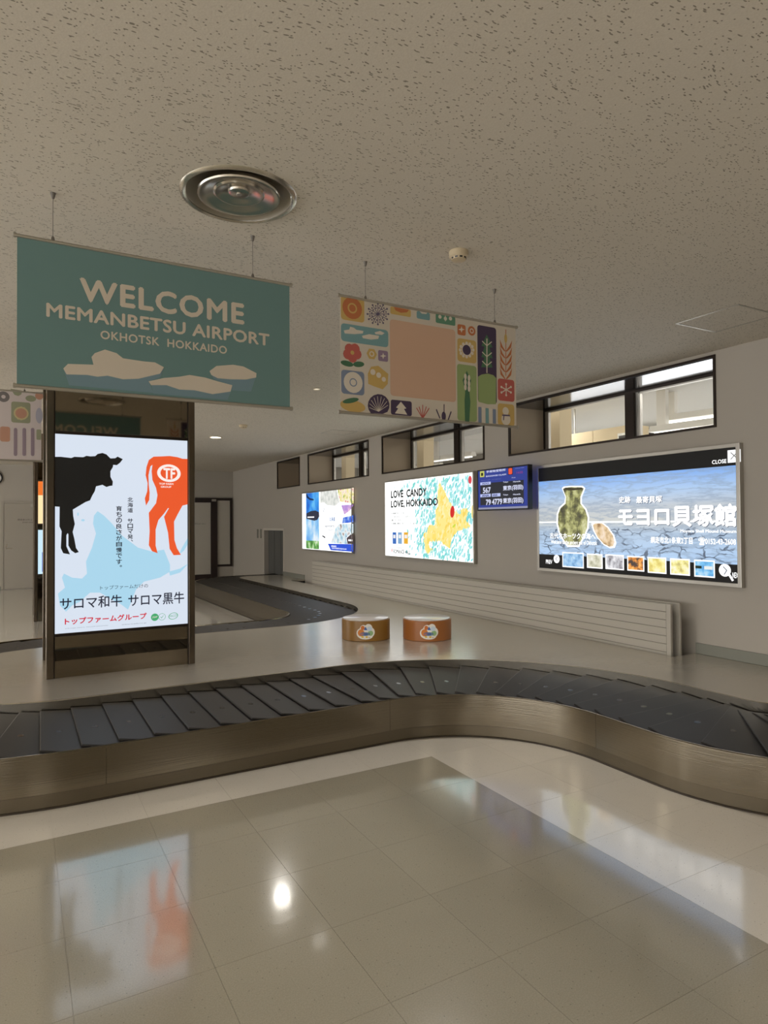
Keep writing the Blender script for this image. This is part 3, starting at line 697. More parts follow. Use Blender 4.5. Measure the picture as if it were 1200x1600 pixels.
s2.poly([k1(*p) for p in jar_w], wh, 'picture_outline', 2).poly([k1(*p) for p in jar], pot_mat(), 'jar_picture', 3)
s2.poly([k1(*p) for p in [(300, 556), (335, 546), (420, 542), (510, 544), (535, 552), (500, 562), (420, 572), (340, 568)]], glow((70, 62, 44), .8), 'jar_picture', 4)
ob = [(630, 960), (660, 940), (750, 938), (830, 1000), (900, 1100), (925, 1190), (905, 1245), (850, 1250), (780, 1215), (700, 1130), (650, 1040)]
cx_, cy_ = 775, 1090
s2.poly([k1(*p) for p in ob], wh, 'picture_outline', 2).poly([k1(cx_+(x-cx_)*.86, cy_+(y-cy_)*.88) for x, y in ob], shell_mat(), 'carving_picture', 3)
gy = glow((90, 100, 120), .8)
for dx, dy, m_, kk in ((6, 6, gy, 4), (0, 0, wh, 5)):
    f1 = lambda x, y: k1(x+dx, y+dy); f2 = lambda x, y: k2(x+dx, y+dy)
    s2.text('史跡', f1(958, 722), f1(1088, 640), m_, k=kk, bold=.02).text('最寄貝塚', f1(1160, 722), f2(230, 562), m_, k=kk, bold=.02)
    s2.text('モヨロ貝塚館', f1(955, 990), f2(1000, 650), m_, k=kk, bold=.035)
s2.text('Moyoro Shell Mound Museum', k2(425, 955), k2(1005, 918), wh, k=5, bold=.02)
s2.text('網走市北1条東2丁目　☎0152-43-2608', k2(115, 1062), k2(1000, 1005), wh, k=5, bold=.02)
s2.text('古代オホーツクの海へ', k1(148, 1135), k1(680, 1075), wh, k=5, bold=.02).text('Welcome to the ancient sea of Okhotsk', k1(160, 1195), k1(700, 1165), wh, k=5, bold=.015)
s2.text('PREV', k1(100, 1428), k1(172, 1388), wh, k=3, bold=.02).disc(k1(224, 1375), .047, wh, 'arrow_button', 2)
s2.line(k1(236, 1345), k1(212, 1378), .007, gy, 'arrow_button', 3).line(k1(212, 1372), k1(236, 1402), .007, gy, 'arrow_button', 3)
s2.next().disc(k2(885, 1340), .055, wh, 'arrow_button', 2).line(k2(930, 1385), k2(970, 1450), .02, wh, 'arrow_button', 2)
s2.line(k2(868, 1302), k2(908, 1345), .008, gy, 'arrow_button', 3).line(k2(908, 1338), k2(878, 1385), .008, gy, 'arrow_button', 3)
s2.text('NEXT', k2(965, 1418), (1156, 690+1368/6.6667), wh, k=3, bold=.02)
def pic_mat(name, cols, sc=9, st=1.0):
    m = mat(name, (0, 0, 0), .3); n = N(m); tc = n.n('ShaderNodeTexCoord').outputs['Object']
    no = n.n('ShaderNodeTexNoise', {'Vector': tc, 'Scale': float(sc), 'Detail': 4.0})
    c = n.ramp(no.outputs[0], [(.3+.4*i/(len(cols)-1), lin(c_)) for i, c_ in enumerate(cols)])
    n.put(n.b.inputs['Base Color'], (.02, .02, .02, 1)); n.t.links.new(c, n.b.inputs['Emission Color']); n.b.inputs['Emission Strength'].default_value = st; return m
th = [(k1(293, 1468), k1(541, 1305), [(90, 140, 190), (150, 196, 236), (210, 232, 246)]), (k1(580, 1478), k1(762, 1320), [(150, 150, 120), (216, 214, 190), (240, 238, 228)]),
      (k1(797, 1492), k1(1012, 1330), [(90, 80, 90), (200, 200, 206), (250, 248, 250)]), (k1(1053, 1510), k2(44, 1198), [(20, 10, 6), (60, 26, 8), (240, 150, 40), (255, 216, 130)]),
      (k2(82, 1365), k2(275, 1210), [(214, 190, 80), (244, 232, 140), (252, 248, 210)]), (k2(316, 1383), k2(520, 1225), [(180, 160, 90), (244, 236, 150), (252, 250, 230)]),
      (k2(567, 1405), k2(780, 1240), [(60, 130, 196), (110, 190, 240), (190, 226, 246)])]
for i, (a, b, cs) in enumerate(th):
    A, B = s2.pix(*a), s2.pix(*b); e = .012
    s2.rect(A, B, wh, 'thumbnail_border', 2, px=False)
    s2.rect((A[0]+e, A[1]+e), (B[0]-e, B[1]-e), pic_mat('thumbnail_picture_%d' % i, cs, 16), 'thumbnail_picture', 3, px=False)
A, B = s2.pix(*th[6][0]), s2.pix(*th[6][1])
s2.rect((A[0]+.012, A[1]+.075), (A[0]+.075, A[1]+.10), glow((30, 50, 40), .8), 'thumbnail_picture', 4, px=False).rect((A[0]+.10, A[1]+.07), (B[0]-.02, A[1]+.10), glow((235, 240, 240), 1), 'thumbnail_picture', 4, px=False)
s2.flush()

# candy poster
random.seed(4)
t, s2 = wall_box('candy_poster', 7.02, 9.46, 1.0, 2.25, 'lit poster with a yellow island map among turquoise sweets, beside the flight display', 'poster', glow((252, 254, 252), 1.5), fr=.02)
c6 = lambda x, y: (595+x/7.5, 725+y/7.5)
isl = [(690, 205), (730, 290), (775, 380), (830, 470), (870, 560), (930, 560), (960, 520), (1010, 515), (1030, 560), (1005, 640), (1050, 740), (980, 765), (900, 790), (850, 850), (820, 900), (815, 995), (760, 960), (700, 900), (620, 900), (570, 910), (560, 960), (600, 1010), (550, 1060), (520, 1010), (500, 820), (550, 780), (560, 720), (640, 720), (640, 560), (670, 480), (665, 330)]
IP = [s2.pix(*c6(*p)) for p in isl]
def inside(x, y, P_):
    r = False; j = len(P_)-1
    for i in range(len(P_)):
        if (P_[i][1] > y) != (P_[j][1] > y) and x < (P_[j][0]-P_[i][0])*(y-P_[i][1])/(P_[j][1]-P_[i][1])+P_[i][0]: r = not r
        j = i
    return r
aq = [glow(c, 1.05) for c in ((120, 210, 214), (160, 226, 228), (190, 238, 238), (130, 216, 208))]
ye = [glow(c, 1.05) for c in ((248, 222, 110), (250, 230, 140), (252, 238, 175), (242, 212, 100))]
hy, H = 1.22-.022, 1.25
s2.poly(IP, glow((250, 230, 140), 1.05), 'island_print', 1, px=False)
for i in range(1500):
    x, y = random.uniform(-hy+.02, hy-.03), random.uniform(.04, H-.05)
    ang = random.uniform(-.6, .6)+1.2; a = random.uniform(.024, .046); b = a*random.uniform(.35, .6)
    if inside(x, y, IP):
        s2.disc((x, y), a, random.choice(ye), 'sweets_print', 2, ry=b, rot=ang, px=False, seg=8)
    else:
        dens = min(1, max(0, (x+.55)/.6))*1.0
        if y > 1.05: dens = max(dens, .25 if x > -.9 else .1)
        if -hy < x < -.15 and .5 < y < 1.05: dens *= .35
        if random.random() < dens: s2.disc((x, y), a, random.choice(aq), 'sweets_print', 2, ry=b, rot=ang, px=False, seg=8)
kb = glow((20, 30, 34), .6)
s2.text('LOVE  CANDY', c6(122, 398), c6(537, 280), kb, k=3, bold=.035).text('LOVE, HOKKAIDO', c6(122, 520), c6(668, 398), kb, k=3, bold=.035)
for i, (x1, ss) in enumerate(((275, '北海道のおいしさを'), (340, 'ひと粒のキャンディに込めて'), (240, '届けたいから'), (415, '北海道に愛をこめてつくっています'))):
    s2.text(ss, c6(128, 588+i*40), c6(x1, 566+i*40), kb, k=3, bold=.02)
for x0, x1, c in ((140, 182, (60, 110, 190)), (203, 248, (130, 170, 210)), (272, 320, (236, 176, 50))):
    s2.rect(c6(x0, 935), c6(x1, 800), glow(c, 1.0), 'product_print', 3).rect(c6(x0+8, 870), c6(x1-8, 830), glow((240, 240, 240), 1.0), 'product_print', 4)
s2.disc(c6(134, 1010), .012, glow((220, 60, 60), 1.0), 'emblem_print', 3, ry=.03).text('ROMANCE HALL', c6(152, 1045), c6(345, 1012), kb, k=3, bold=.02).text('HOKKAIDO', c6(185, 990), c6(272, 975), kb, k=3)
s2.disc(c6(840, 560), .052, glow((214, 40, 36), 1.0), 'emblem_print', 3, ry=.085, rot=-.15).disc(c6(1047, 185), .04, glow((224, 70, 80), 1.0), 'emblem_print', 3, ry=.055)
s2.disc(c6(860, 725), .045, glow((206, 222, 70), 1.0), 'emblem_print', 3, ry=.016, rot=.5).disc(c6(1078, 560), .03, ye[1], 'emblem_print', 3, ry=.09)
s2.flush()

# collage poster
t, s2 = wall_box('travel_poster', 10.675, 13.09, 1.0, 2.22, 'lit poster with blue photo strips and a white centre, farthest on the long wall', 'poster', glow((250, 252, 255), 1.5), fr=.022)
c5 = lambda x, y: (460+x/10.909, 750+y/10.909)
bl_ = pic_mat('blue_water_picture', [(20, 90, 200), (50, 150, 235), (120, 205, 250)], 3)
cl_ = pic_mat('cloud_picture', [(70, 150, 230), (150, 205, 245), (236, 246, 252)], 3)
gr_ = pic_mat('field_picture', [(30, 70, 30), (110, 180, 90), (220, 236, 200)], 8)
s2.rect(c5(200, 640), c5(420, 205), bl_, 'photo_print', 1).rect(c5(200, 1040), c5(420, 640), cl_, 'photo_print', 1).rect(c5(200, 1165), c5(420, 1040), gr_, 'photo_print', 1)
s2.poly([c5(*p) for p in [(200, 270), (215, 305), (260, 340), (330, 350), (330, 325), (270, 310), (235, 280), (215, 240), (200, 230)]], glow((10, 40, 90), .8), 'photo_print', 2)
s2.poly([c5(*p) for p in [(205, 570), (280, 530), (360, 520), (420, 550), (425, 620), (390, 680), (340, 695), (205, 660)]], glow((52, 56, 76), .8), 'photo_print', 2)
s2.rect(c5(225, 645), c5(338, 622), wh, 'photo_print', 3)
s2.poly([c5(*p) for p in [(440, 200), (520, 185), (720, 165), (770, 380), (700, 440), (560, 430), (500, 380), (440, 400)]], pic_mat('pale_photo', [(190, 196, 190), (226, 228, 222), (246, 246, 242)], 10), 'photo_print', 1)
s2.poly([c5(*p) for p in [(735, 160), (1015, 130), (1010, 400), (780, 370), (755, 290)]], pic_mat('food_picture', [(90, 170, 90), (240, 225, 140), (252, 246, 226), (214, 60, 60)], 9), 'photo_print', 1)
s2.poly([c5(*p) for p in [(800, 430), (1010, 420), (950, 520), (850, 590)]], pic_mat('purple_picture', [(160, 110, 200), (190, 150, 220), (240, 200, 225)], 6), 'photo_print', 1)
s2.poly([c5(*p) for p in [(830, 640), (1005, 600), (1005, 720), (815, 740)]], pic_mat('deep_blue_picture', [(30, 70, 200), (60, 110, 225), (180, 210, 245)], 6), 'photo_print', 1)
s2.poly([c5(*p) for p in [(760, 750), (1005, 745), (1005, 900), (880, 985), (900, 1090), (620, 1075), (670, 930), (700, 820)]], pic_mat('pale_blue_picture', [(130, 160, 180), (190, 222, 236), (238, 244, 246), (150, 120, 110)], 9), 'photo_print', 1)
s2.poly([c5(*p) for p in [(890, 990), (960, 930), (1003, 930), (1003, 1090), (905, 1090)]], glow((84, 70, 74), .9), 'photo_print', 2).rect(c5(920, 1040), c5(990, 1015), wh, 'photo_print', 3)
s2.poly([c5(*p) for p in [(570, 1085), (1003, 1095), (1003, 1225), (620, 1195)]], glow((44, 84, 214), 1.0), 'banner_print', 2)
s2.text('HOKKAIDO', c5(630, 1140), c5(715, 1118), wh, k=3, bold=.02).text('www.hokkaido-airports.com', c5(640, 1182), c5(890, 1158), wh, k=3)
gt = glow((70, 80, 90), .8)
s2.text('いい空は青い', c5(560, 525), c5(675, 500), gt, k=3).text('7つの空港', c5(600, 592), c5(710, 565), gt, k=3).text('北海道', c5(600, 700), c5(695, 630), glow((60, 110, 170), .9), k=3, bold=.02)
s2.text('AIR PORTS', c5(520, 805), c5(680, 775), gt, k=3, bold=.02).text('hokkaido', c5(550, 860), c5(660, 835), gt, k=3).line(c5(490, 560), c5(512, 480), .015, gt, k=3).poly([c5(*p) for p in [(475, 940), (530, 970), (525, 995), (475, 960)]], glow((40, 40, 44), .8), k=2)
s2.flush()

# flight display
tx = 5.17
f_ = on_x(tx)
y1_, y0_ = f_(746, 766)[0], f_(826, 760)[0]
t, s2 = wall_box('flight_display', y0_, y1_, f_(786, 797)[1], f_(786, 730)[1], 'small blue baggage claim flight display with black bezel on the long wall', 'display', glow((44, 62, 150), .9), depth=.06, fr=.016, frame=M_BLACK, x=tx+.06)
MB().box(.06, .20, -.12, .12, .18, .36).build('mounting_bracket', M_BLACK, t, bevel=.004)
k7 = lambda x, y: (740+x/12, 715+y/12)
s2.rect(k7(92, 980), (825.2, 715+905/12), glow((150, 152, 176), .9), 'screen_band', 1)
s2.rect(k7(130, 895), k7(940, 415), glow((40, 42, 52), .8), 'screen_band', 1)
s2.rect(k7(122, 370), k7(202, 250), glow((196, 200, 96), 1.0), 'pictogram', 2).rect(k7(143, 345), k7(180, 285), glow((24, 26, 20), .6), 'pictogram', 3)
tw = glow((216, 220, 244), 1.0)
s2.text('手荷物受取所', k7(240, 290), k7(600, 205), tw, k=2, bold=.02).text('BAGGAGE CLAIM', k7(236, 365), k7(610, 300), tw, k=2, bold=.02)
s2.rect(k7(650, 325), k7(735, 180), glow((16, 12, 20), .5), 'gate_box', 2).text('1', k7(672, 310), k7(712, 200), glow((236, 84, 52), 1.0), k=3, bold=.03)
s2.text('Current Time', k7(780, 208), k7(945, 180), tw, k=2).text('14:05', k7(810, 305), k7(925, 250), glow((150, 60, 120), 1.0), k=2)
s2.text('AIRLINE  FLIGHT', k7(140, 432), k7(520, 398), tw, k=2).text('From', k7(720, 388), k7(785, 362), tw, k=2)
for y in (0, 240):
    s2.text('Tokyo', k7(556, 480+y), k7(648, 440+y), tw, k=2, bold=.02).text('Haneda', k7(745, 465+y), k7(880, 428+y), tw, k=2, bold=.02)
    s2.text('東京(羽田)', k7(556, 632+y), k7(930, 500+y), tw, k=2, bold=.03)
    s2.rect(k7(128, 520+y*.94), k7(322, 450+y*.94), glow((186, 196, 240), 1.0), 'airline_box', 2)
s2.text('ADO', k7(160, 505), k7(290, 465), glow((50, 60, 130), .8), k=3, bold=.03).text('ANA', k7(160, 735), k7(290, 690), glow((50, 60, 130), .8), k=3, bold=.03)
s2.rect(k7(345, 735), k7(505, 665), glow((186, 196, 240), 1.0), 'airline_box', 2).text('ANA', k7(360, 725), k7(450, 680), glow((50, 60, 130), .8), k=3, bold=.03)
s2.text('567', k7(180, 665), k7(318, 555), tw, k=2, bold=.03).text('79', k7(235, 890), k7(322, 785), tw, k=2, bold=.03).text('4779', k7(348, 882), k7(535, 770), tw, k=2, bold=.03)
s2.flush()

# ------------------------------------------------------------------ hanging banners
M_TEAL = mat('teal_banner_cloth', (106, 136, 134), .85); M_CLOTH = mat('cream_banner_cloth', (206, 196, 180), .85)
def banner(name, x0, x1, y, z0, z1, wires, label, m_cloth, draw):
    t = empty(name, ((x0+x1)/2, y, z0)); tag(t, label, 'banner')
    hx, H = (x1-x0)/2, z1-z0
    MB().box(-hx, hx, -.001, .001, .008, H-.008).build('cloth', m_cloth, t); cl_ = t.children[0] if t.children else [q for q in bpy.data.objects if q.parent == t][0]
    MB().tube((-hx-.008, 0, H), (hx+.008, 0, H), .008).build('top_rod', M_SILVER, t)
    MB().tube((-hx-.008, 0, 0), (hx+.008, 0, 0), .009).build('bottom_rod', M_SILVER, t)
    for s_ in (-1, 1):
        for z_ in (0, H): MB().tube((s_*(hx+.004), 0, z_), (s_*(hx+.014), 0, z_), .012).build('end_cap', M_SILVER, t)
    for w in wires:
        wx = w-(x0+x1)/2
        MB().tube((wx, 0, H), (wx, 0, HC-z0), .0014, 6).lathe([(0, HC-z0-.03), (.006, HC-z0-.025), (.012, HC-z0)], 12, (wx, 0, 0)).lathe([(0, H+.028), (.006, H+.02), (.009, H+.004), (0, H+.003)], 12, (wx, 0, 0)).build('hanging_wire', M_WIRE, t)
    f = on_y(y)
    for s_ in (-1, 1):        # printed on both sides
        sh = Sheet((0, .0012*s_, 0), (-s_, 0, 0), (0, 0, 1), (0, s_, 0), cl_)
        sh.pix = lambda px, py: (f(px, py)[0]-(x0+x1)/2, f(px, py)[1]-z0)
        draw(sh, hx, H); sh.flush()
    return t
b1 = lambda x, y: (x/2.5, 340+y/2.5)
def draw1(sh, hx, H):
    cr = ink((208, 196, 178)); bl = ink((116, 142, 152)); P = lambda L: [b1(*p) for p in L]
    sh.text('WELCOME', b1(315, 323), b1(950, 340), cr, bold=.03, spacing=1.12).text('MEMANBETSU AIRPORT', b1(183, 386), b1(1050, 457), cr, bold=.025, spacing=1.05).text('OKHOTSK  HOKKAIDO', b1(393, 473), b1(885, 504), cr, bold=.02, spacing=1.08)
    sh.poly(P([(247, 590), (260, 613), (340, 615), (380, 622), (420, 618), (480, 632), (540, 630), (640, 590), (625, 625), (580, 640), (600, 685), (270, 655)]), bl, 'ice_print', 1)
    sh.poly(P([(247, 590), (265, 572), (365, 575), (357, 545), (370, 530), (410, 516), (455, 530), (480, 550), (560, 562), (605, 566), (640, 585), (625, 610), (540, 630), (480, 632), (420, 618), (380, 622), (340, 615), (260, 613)]), cr, 'ice_print', 2)
    sh.poly(P([(590, 650), (650, 650), (700, 670), (760, 673), (830, 688), (903, 675), (888, 712), (600, 688)]), bl, 'ice_print', 1)
    sh.poly(P([(580, 640), (640, 627), (700, 622), (740, 615), (800, 625), (850, 640), (907, 655), (900, 680), (830, 690), (760, 675), (700, 672), (650, 655), (590, 655)]), cr, 'ice_print', 2)
    sh.poly(P([(825, 612), (850, 625), (900, 630), (1000, 620), (980, 680), (905, 675), (905, 655), (835, 632)]), bl, 'ice_print', 1)
    sh.poly(P([(818, 600), (845, 580), (910, 575), (950, 582), (1001, 608), (1000, 625), (960, 633), (900, 632), (850, 628), (825, 615)]), cr, 'ice_print', 2)
banner('welcome_banner', -.007, 1.267, 3.28, 2.172, 2.838, (.134, 1.065), 'teal hanging banner reading WELCOME with cream ice floes', M_TEAL, draw1)

b2 = lambda x, y: (500+x/3.5294, 430+y/3.5294)
def draw2(sh, hx, H):
    C = {k: ink(v) for k, v in dict(ye=(198, 166, 98), org=(186, 112, 68), te=(118, 156, 158), gn=(94, 138, 112), peach=(204, 168, 142), pu=(70, 56, 80), lg=(146, 164, 108), rd=(184, 94, 84), bl=(122, 134, 156), cr=(214, 204, 188), dg=(70, 110, 80), lp=(140, 120, 140), mauve=(96, 86, 110)).items()}
    R = lambda a, b, c, k=1, r=.018: sh.next().rect(b2(*a), b2(*b), C[c], 'icon_tile', k, r=r)
    Dn = lambda a, r, c, k=2, **q: sh.disc(b2(*a), r, C[c], 'icon_motif', k, **q)
    Ln = lambda a, b, w, c, k=2: sh.line(b2(*a), b2(*b), w, C[c], 'icon_motif', k)
    Pg = lambda L, c, k=2: sh.poly([b2(*p) for p in L], C[c], 'icon_motif', k)
    R((115, 243), (243, 133), 'ye'); Dn((177, 183), .062, 'org'); Dn((177, 183), .030, 'ye', 3, r_in=.7)
    sh.next()
    for k in range(12):
        a = k*PI/6; ex, ey = 318+58*math.cos(a), 215+.95*60*math.sin(a)
        Ln((318, 215), (ex, ey), .004, 'mauve'); Dn((ex, ey), .006, 'mauve', 2, seg=8); Dn((318+34*math.cos(a+.2), 215+34*math.sin(a+.2)), .005, 'mauve', 2, seg=8); Dn((318+46*math.cos(a+.28), 215+46*math.sin(a+.28)), .005, 'mauve', 2, seg=8)
    R((387, 213), (500, 192), 'ye', r=.01); Pg([(405, 175), (490, 192), (478, 206), (445, 208), (415, 195)], 'org')
    R((532, 238), (605, 210), 'te', r=.01); Pg([(548, 200), (590, 208), (585, 215), (560, 213)], 'cr')
    R((637, 262), (745, 232), 'gn', r=.01)
    for x, y in ((660, 230), (690, 240), (718, 240)): Dn((x, y), .012, 'cr'); 
    Ln((690, 215), (690, 255), .005, 'cr')
    R((115, 362), (375, 305), 'te', r=.02)
    Pg([(130, 305), (160, 300), (165, 285), (185, 290), (200, 302), (238, 308), (235, 322), (190, 326), (135, 322)], 'cr'); Pg([(230, 335), (270, 326), (325, 335), (320, 352), (280, 356), (235, 348)], 'cr'); Pg([(300, 316), (330, 308), (355, 320), (340, 330), (305, 326)], 'cr')
    sh.next()
    for k in range(5):
        a = k*2*PI/5+.3; Dn((177+26*math.cos(a), 428+26*math.sin(a)), .030, 'rd', seg=12)
    Dn((177, 428), .012, 'ye', 3); Dn((148, 488), .040, 'dg', 2, ry=.016, rot=-.1); Dn((212, 492), .036, 'dg', 2, ry=.016, rot=.15)
    sh.next(); Dn((284, 435), .034, 'ye', 2, seg=6); Dn((284, 435), .016, 'cr', 3, r_in=.6); R((320, 472), (374, 420), 'lp', r=.01)
    star = lambda x, y, s_, c: Pg([(x, y-s_), (x+s_*.25, y-s_*.25), (x+s_, y), (x+s_*.25, y+s_*.25), (x, y+s_), (x-s_*.25, y+s_*.25), (x-s_, y), (x-s_*.25, y-s_*.25)], c)
    star(347, 446, 18, 'cr')
    R((117, 652), (243, 535), 'bl'); Dn((182, 592), .060, 'cr'); Dn((182, 592), .024, 'bl', 3, r_in=.75)
    sh.next()
    Pg([(262, 545), (280, 505), (320, 500), (375, 545), (372, 600), (345, 630), (300, 615), (265, 600)], 'ye'); Dn((290, 535), .017, 'cr', 3); Dn((322, 552), .016, 'cr', 3); Dn((350, 575), .014, 'cr', 3)
    sh.next()
    Dn((180, 722), .080, 'ye', 2, ry=.034, rot=-.08); Dn((168, 692), .052, 'dg', 3, ry=.014, rot=.25)
    sh.next()
    fan = [(300, 762)]+[(322+60*math.cos(a), 718+62*math.sin(a)) for a in [PI*.75+PI*1.45*k/12 for k in range(13)]]+[(345, 765)]
    Pg(fan, 'pu')
    for k in range(9):
        a = PI*.95+PI*1.02*k/8; Ln((322, 752), (322+52*math.cos(a), 722+54*math.sin(a)), .003, 'cr', 3)
    R((390, 768), (505, 697), 'pu', r=.012); Pg([(445, 698), (475, 735), (462, 738), (480, 770), (412, 762), (430, 735), (418, 730)], 'cr')
    sh.next()
    for dx in (-34, -20, 0, 20, 36): Ln((565, 790), (565+dx, 715+abs(dx)*.5), .006, 'rd')
    sh.next()
    Ln((640, 740), (660, 790), .008, 'pu'); Ln((683, 712), (683, 800), .006, 'pu'); Dn((681, 778), .016, 'pu', 2, ry=.028); Ln((722, 752), (705, 800), .008, 'pu')
    R((387, 664), (745, 303), 'peach', r=.02)
    R((757, 328), (802, 277), 'org', r=.012); star(779, 300, 18, 'cr'); sh.next(); Dn((835, 308), .030, 'org'); Dn((835, 308), .016, 'cr', 3, r_in=.6)
    R((757, 474), (860, 363), 'ye')
    for k in range(12):
        a = k*PI/6; Dn((807+36*math.cos(a), 413+37*math.sin(a)), .011, 'cr', 2, seg=8)
    Dn((807, 413), .038, 'cr', 3); Dn((807, 413), .032, 'pu', 4)
    R((757, 800), (862, 503), 'lg'); Pg([(808, 528), (832, 580), (822, 640), (828, 700), (822, 808), (798, 806), (796, 690), (800, 640), (785, 580)], 'dg')
    for y in (560, 590, 618): Dn((800, y), .010, 'cr', 3, ry=.02); Dn((820, y+8), .010, 'cr', 3, ry=.02)
    R((870, 700), (970, 292), 'pu'); Pg([(870, 560), (890, 548), (925, 543), (955, 552), (970, 568), (969, 712), (920, 712), (872, 698)], 'lg', 2)
    Pg([(918, 328), (950, 400), (932, 398), (950, 460), (932, 455), (950, 510), (886, 508), (905, 455), (888, 452), (905, 395), (888, 390)], 'dg', 3)
    Ln((918, 350), (918, 540), .008, 'cr', 4)
    for y in (390, 450, 500): Ln((918, y), (945, y-22), .006, 'cr', 4); Ln((918, y), (892, y-26), .006, 'cr', 4)
    sh.next()
    Ln((1023, 300), (1023, 555), .006, 'org')
    for k in range(5):
        y = 370+k*38; Pg([(1023, y+50), (1040, y+25), (1058, y-10), (1052, y+30), (1030, y+52)], 'org'); Pg([(1022, y+50), (1005, y+22), (990, y-16), (994, y+26), (1015, y+50)], 'org')
    Dn((1022, 350), .012, 'ye', 3, ry=.03)
    R((980, 690), (1070, 580), 'rd')
    for k in range(6):
        a = k*PI/3+.52; Ln((1025, 632), (1025+30*math.cos(a), 632+30*math.sin(a)), .007, 'cr'); Dn((1025+30*math.cos(a), 632+30*math.sin(a)), .008, 'cr', 2, seg=10)
    for i, c in enumerate(('bl', 'cr', 'te', 'cr', 'bl')): R((872+i*20, 818), (889+i*20, 728+i*3), c, 1, .004)
    R((980, 826), (1070, 715), 'ye'); Dn((1024, 795), .038, 'cr'); Dn((1022, 750), .026, 'cr', 3); Ln((1003, 772), (1045, 775), .010, 'mauve', 4); Ln((1012, 775), (1010, 800), .008, 'mauve', 4)
banner('patterned_banner', 1.574, 2.849, 3.295, 2.180, 2.838, (1.737, 2.678), 'cream hanging banner with a mosaic of coloured northern icons around a blank peach square', M_CLOTH, draw2)

b3 = lambda x, y: (x/11.43, 590+y/11.43)
def draw3(sh, hx, H):
    C = dict(gn=ink((150, 152, 124)), ye=ink((196, 182, 136)), org=ink((190, 142, 118)), pu=ink((150, 132, 142)), gr=ink((118, 112, 110)), lb=ink((168, 166, 178)))
    D = lambda a, r, c, k=2, **q: sh.disc(b3(*a), r, C[c], 'icon_motif', k, **q)
    sh.next(); D((62, 342), .050, 'gr', 1, r_in=.35); sh.next().rect(b3(200, 800), b3(545, 450), C['gn'], 'icon_motif', 1, r=.02)
    for k in range(12):
        a = k*PI/6; sh.disc(b3(378+95*math.cos(a), 640+95*math.sin(a)), .016, C['ye'], 'icon_motif', 2, seg=8)
    D((378, 640), .062, 'ye', 3); D((378, 640), .048, 'org', 4)
    sh.next().poly([b3(*p) for p in [(185, 200), (400, 235), (380, 300), (330, 330), (260, 310)]], C['gn'], 'icon_motif', 1)
    sh.next(); D((550, 375), .045, 'gn', 1, ry=.03); sh.next(); D((700, 330), .035, 'org', 1); sh.next(); D((700, 680), .030, 'lb', 1, ry=.075)
    sh.next().rect(b3(0, 1140), b3(180, 880), C['org'], 'icon_motif', 1, r=.02)
    for x in (245, 400, 550): sh.next().rect(b3(x, 1400), b3(x+65, 900), C['pu'], 'icon_motif', 1, r=.015)
    sh.next().rect(b3(650, 1110), b3(735, 930), C['gn'], 'icon_motif', 1, r=.01)
    for i in range(3):
        for j in range(3): sh.next().rect((-.58+i*.22, .04+j*.21), (-.40+i*.22, .21+j*.21), C[('lb', 'org', 'gn', 'ye', 'pu')[(i*2+j*3) % 5]], 'icon_motif', 1, r=.02, px=False)
banner('patterned_banner', -1.08, .192, 7.05, 2.172, 2.826, (-.9, .05), 'pale patterned hanging banner farther back, cut by the left edge of the photo', mat('pale_pink_cloth', (206, 194, 190), .85), draw3)

# ------------------------------------------------------------------ ceiling fittings
d = empty('air_diffuser', (DC[0], DC[1], HC)); tag(d, 'large round polished air diffuser in the ceiling above the teal banner', 'air diffuser')
MB().lathe([(.236, .004), (.238, -.006), (.246, -.012), (.258, -.008), (.264, 0)], 64).build('outer_ring', mat('satin_ring', (190, 184, 172), .25, .9), d)
MB().lathe([(.2365, -.001), (.226, .022), (.196, .045), (.12, .06), (0, .06)], 48).build('throat', mat('throat_metal', (150, 142, 126), .5, .2), d)
MB().lathe([(.184, .010), (.188, .000), (.184, -.007), (.174, -.007), (.150, .002), (.116, .012), (.109, .006), (.103, .006), (.080, .016), (.050, .020), (.046, .012), (.038, .010), (0, .010)], 64).build('inner_dish', mat('dish_aluminium', (200, 194, 184), .2, 1.0), d)
MB().tube((0, 0, .005), (0, 0, .06), .012).build('spindle', M_ALU, d)
def smoke(x, y, s_, lab):
    t = empty('smoke_detector', (x, y, HC)); tag(t, lab, 'smoke detector')
    MB().lathe([(.052*s_, 0), (.054*s_, -.004), (.053*s_, -.030), (.046*s_, -.036), (0, -.036)], 28).build('base', M_CREAM, t)
    MB().lathe([(.044*s_, -.036), (.040*s_, -.048), (.018*s_, -.054), (0, -.054)], 28).build('cap', M_CREAM, t)
    mb = MB()
    for k in range(10):
        a = 2*PI*k/10; c_, s1 = math.cos(a), math.sin(a); rr = .0435*s_
        mb.add([(rr*c_-s1*.008, rr*s1+c_*.008, -.038), (rr*c_+s1*.008, rr*s1-c_*.008, -.038), ((rr-.002)*c_+s1*.008, (rr-.002)*s1-c_*.008, -.046), ((rr-.002)*c_-s1*.008, (rr-.002)*s1+c_*.008, -.046)], [(0, 1, 2, 3)])
        mb.v = [(v[0]*1.02, v[1]*1.02, v[2]) for v in mb.v] if False else mb.v
    mb.build('sensor_slots', M_BLACK, t)
smoke(2.128, 2.925, 1.0, 'cream round smoke detector on the ceiling right of the large air diffuser')
smoke(2.973, 9.64, 1.2, 'small round smoke detector on the far ceiling between the two lit downlights')
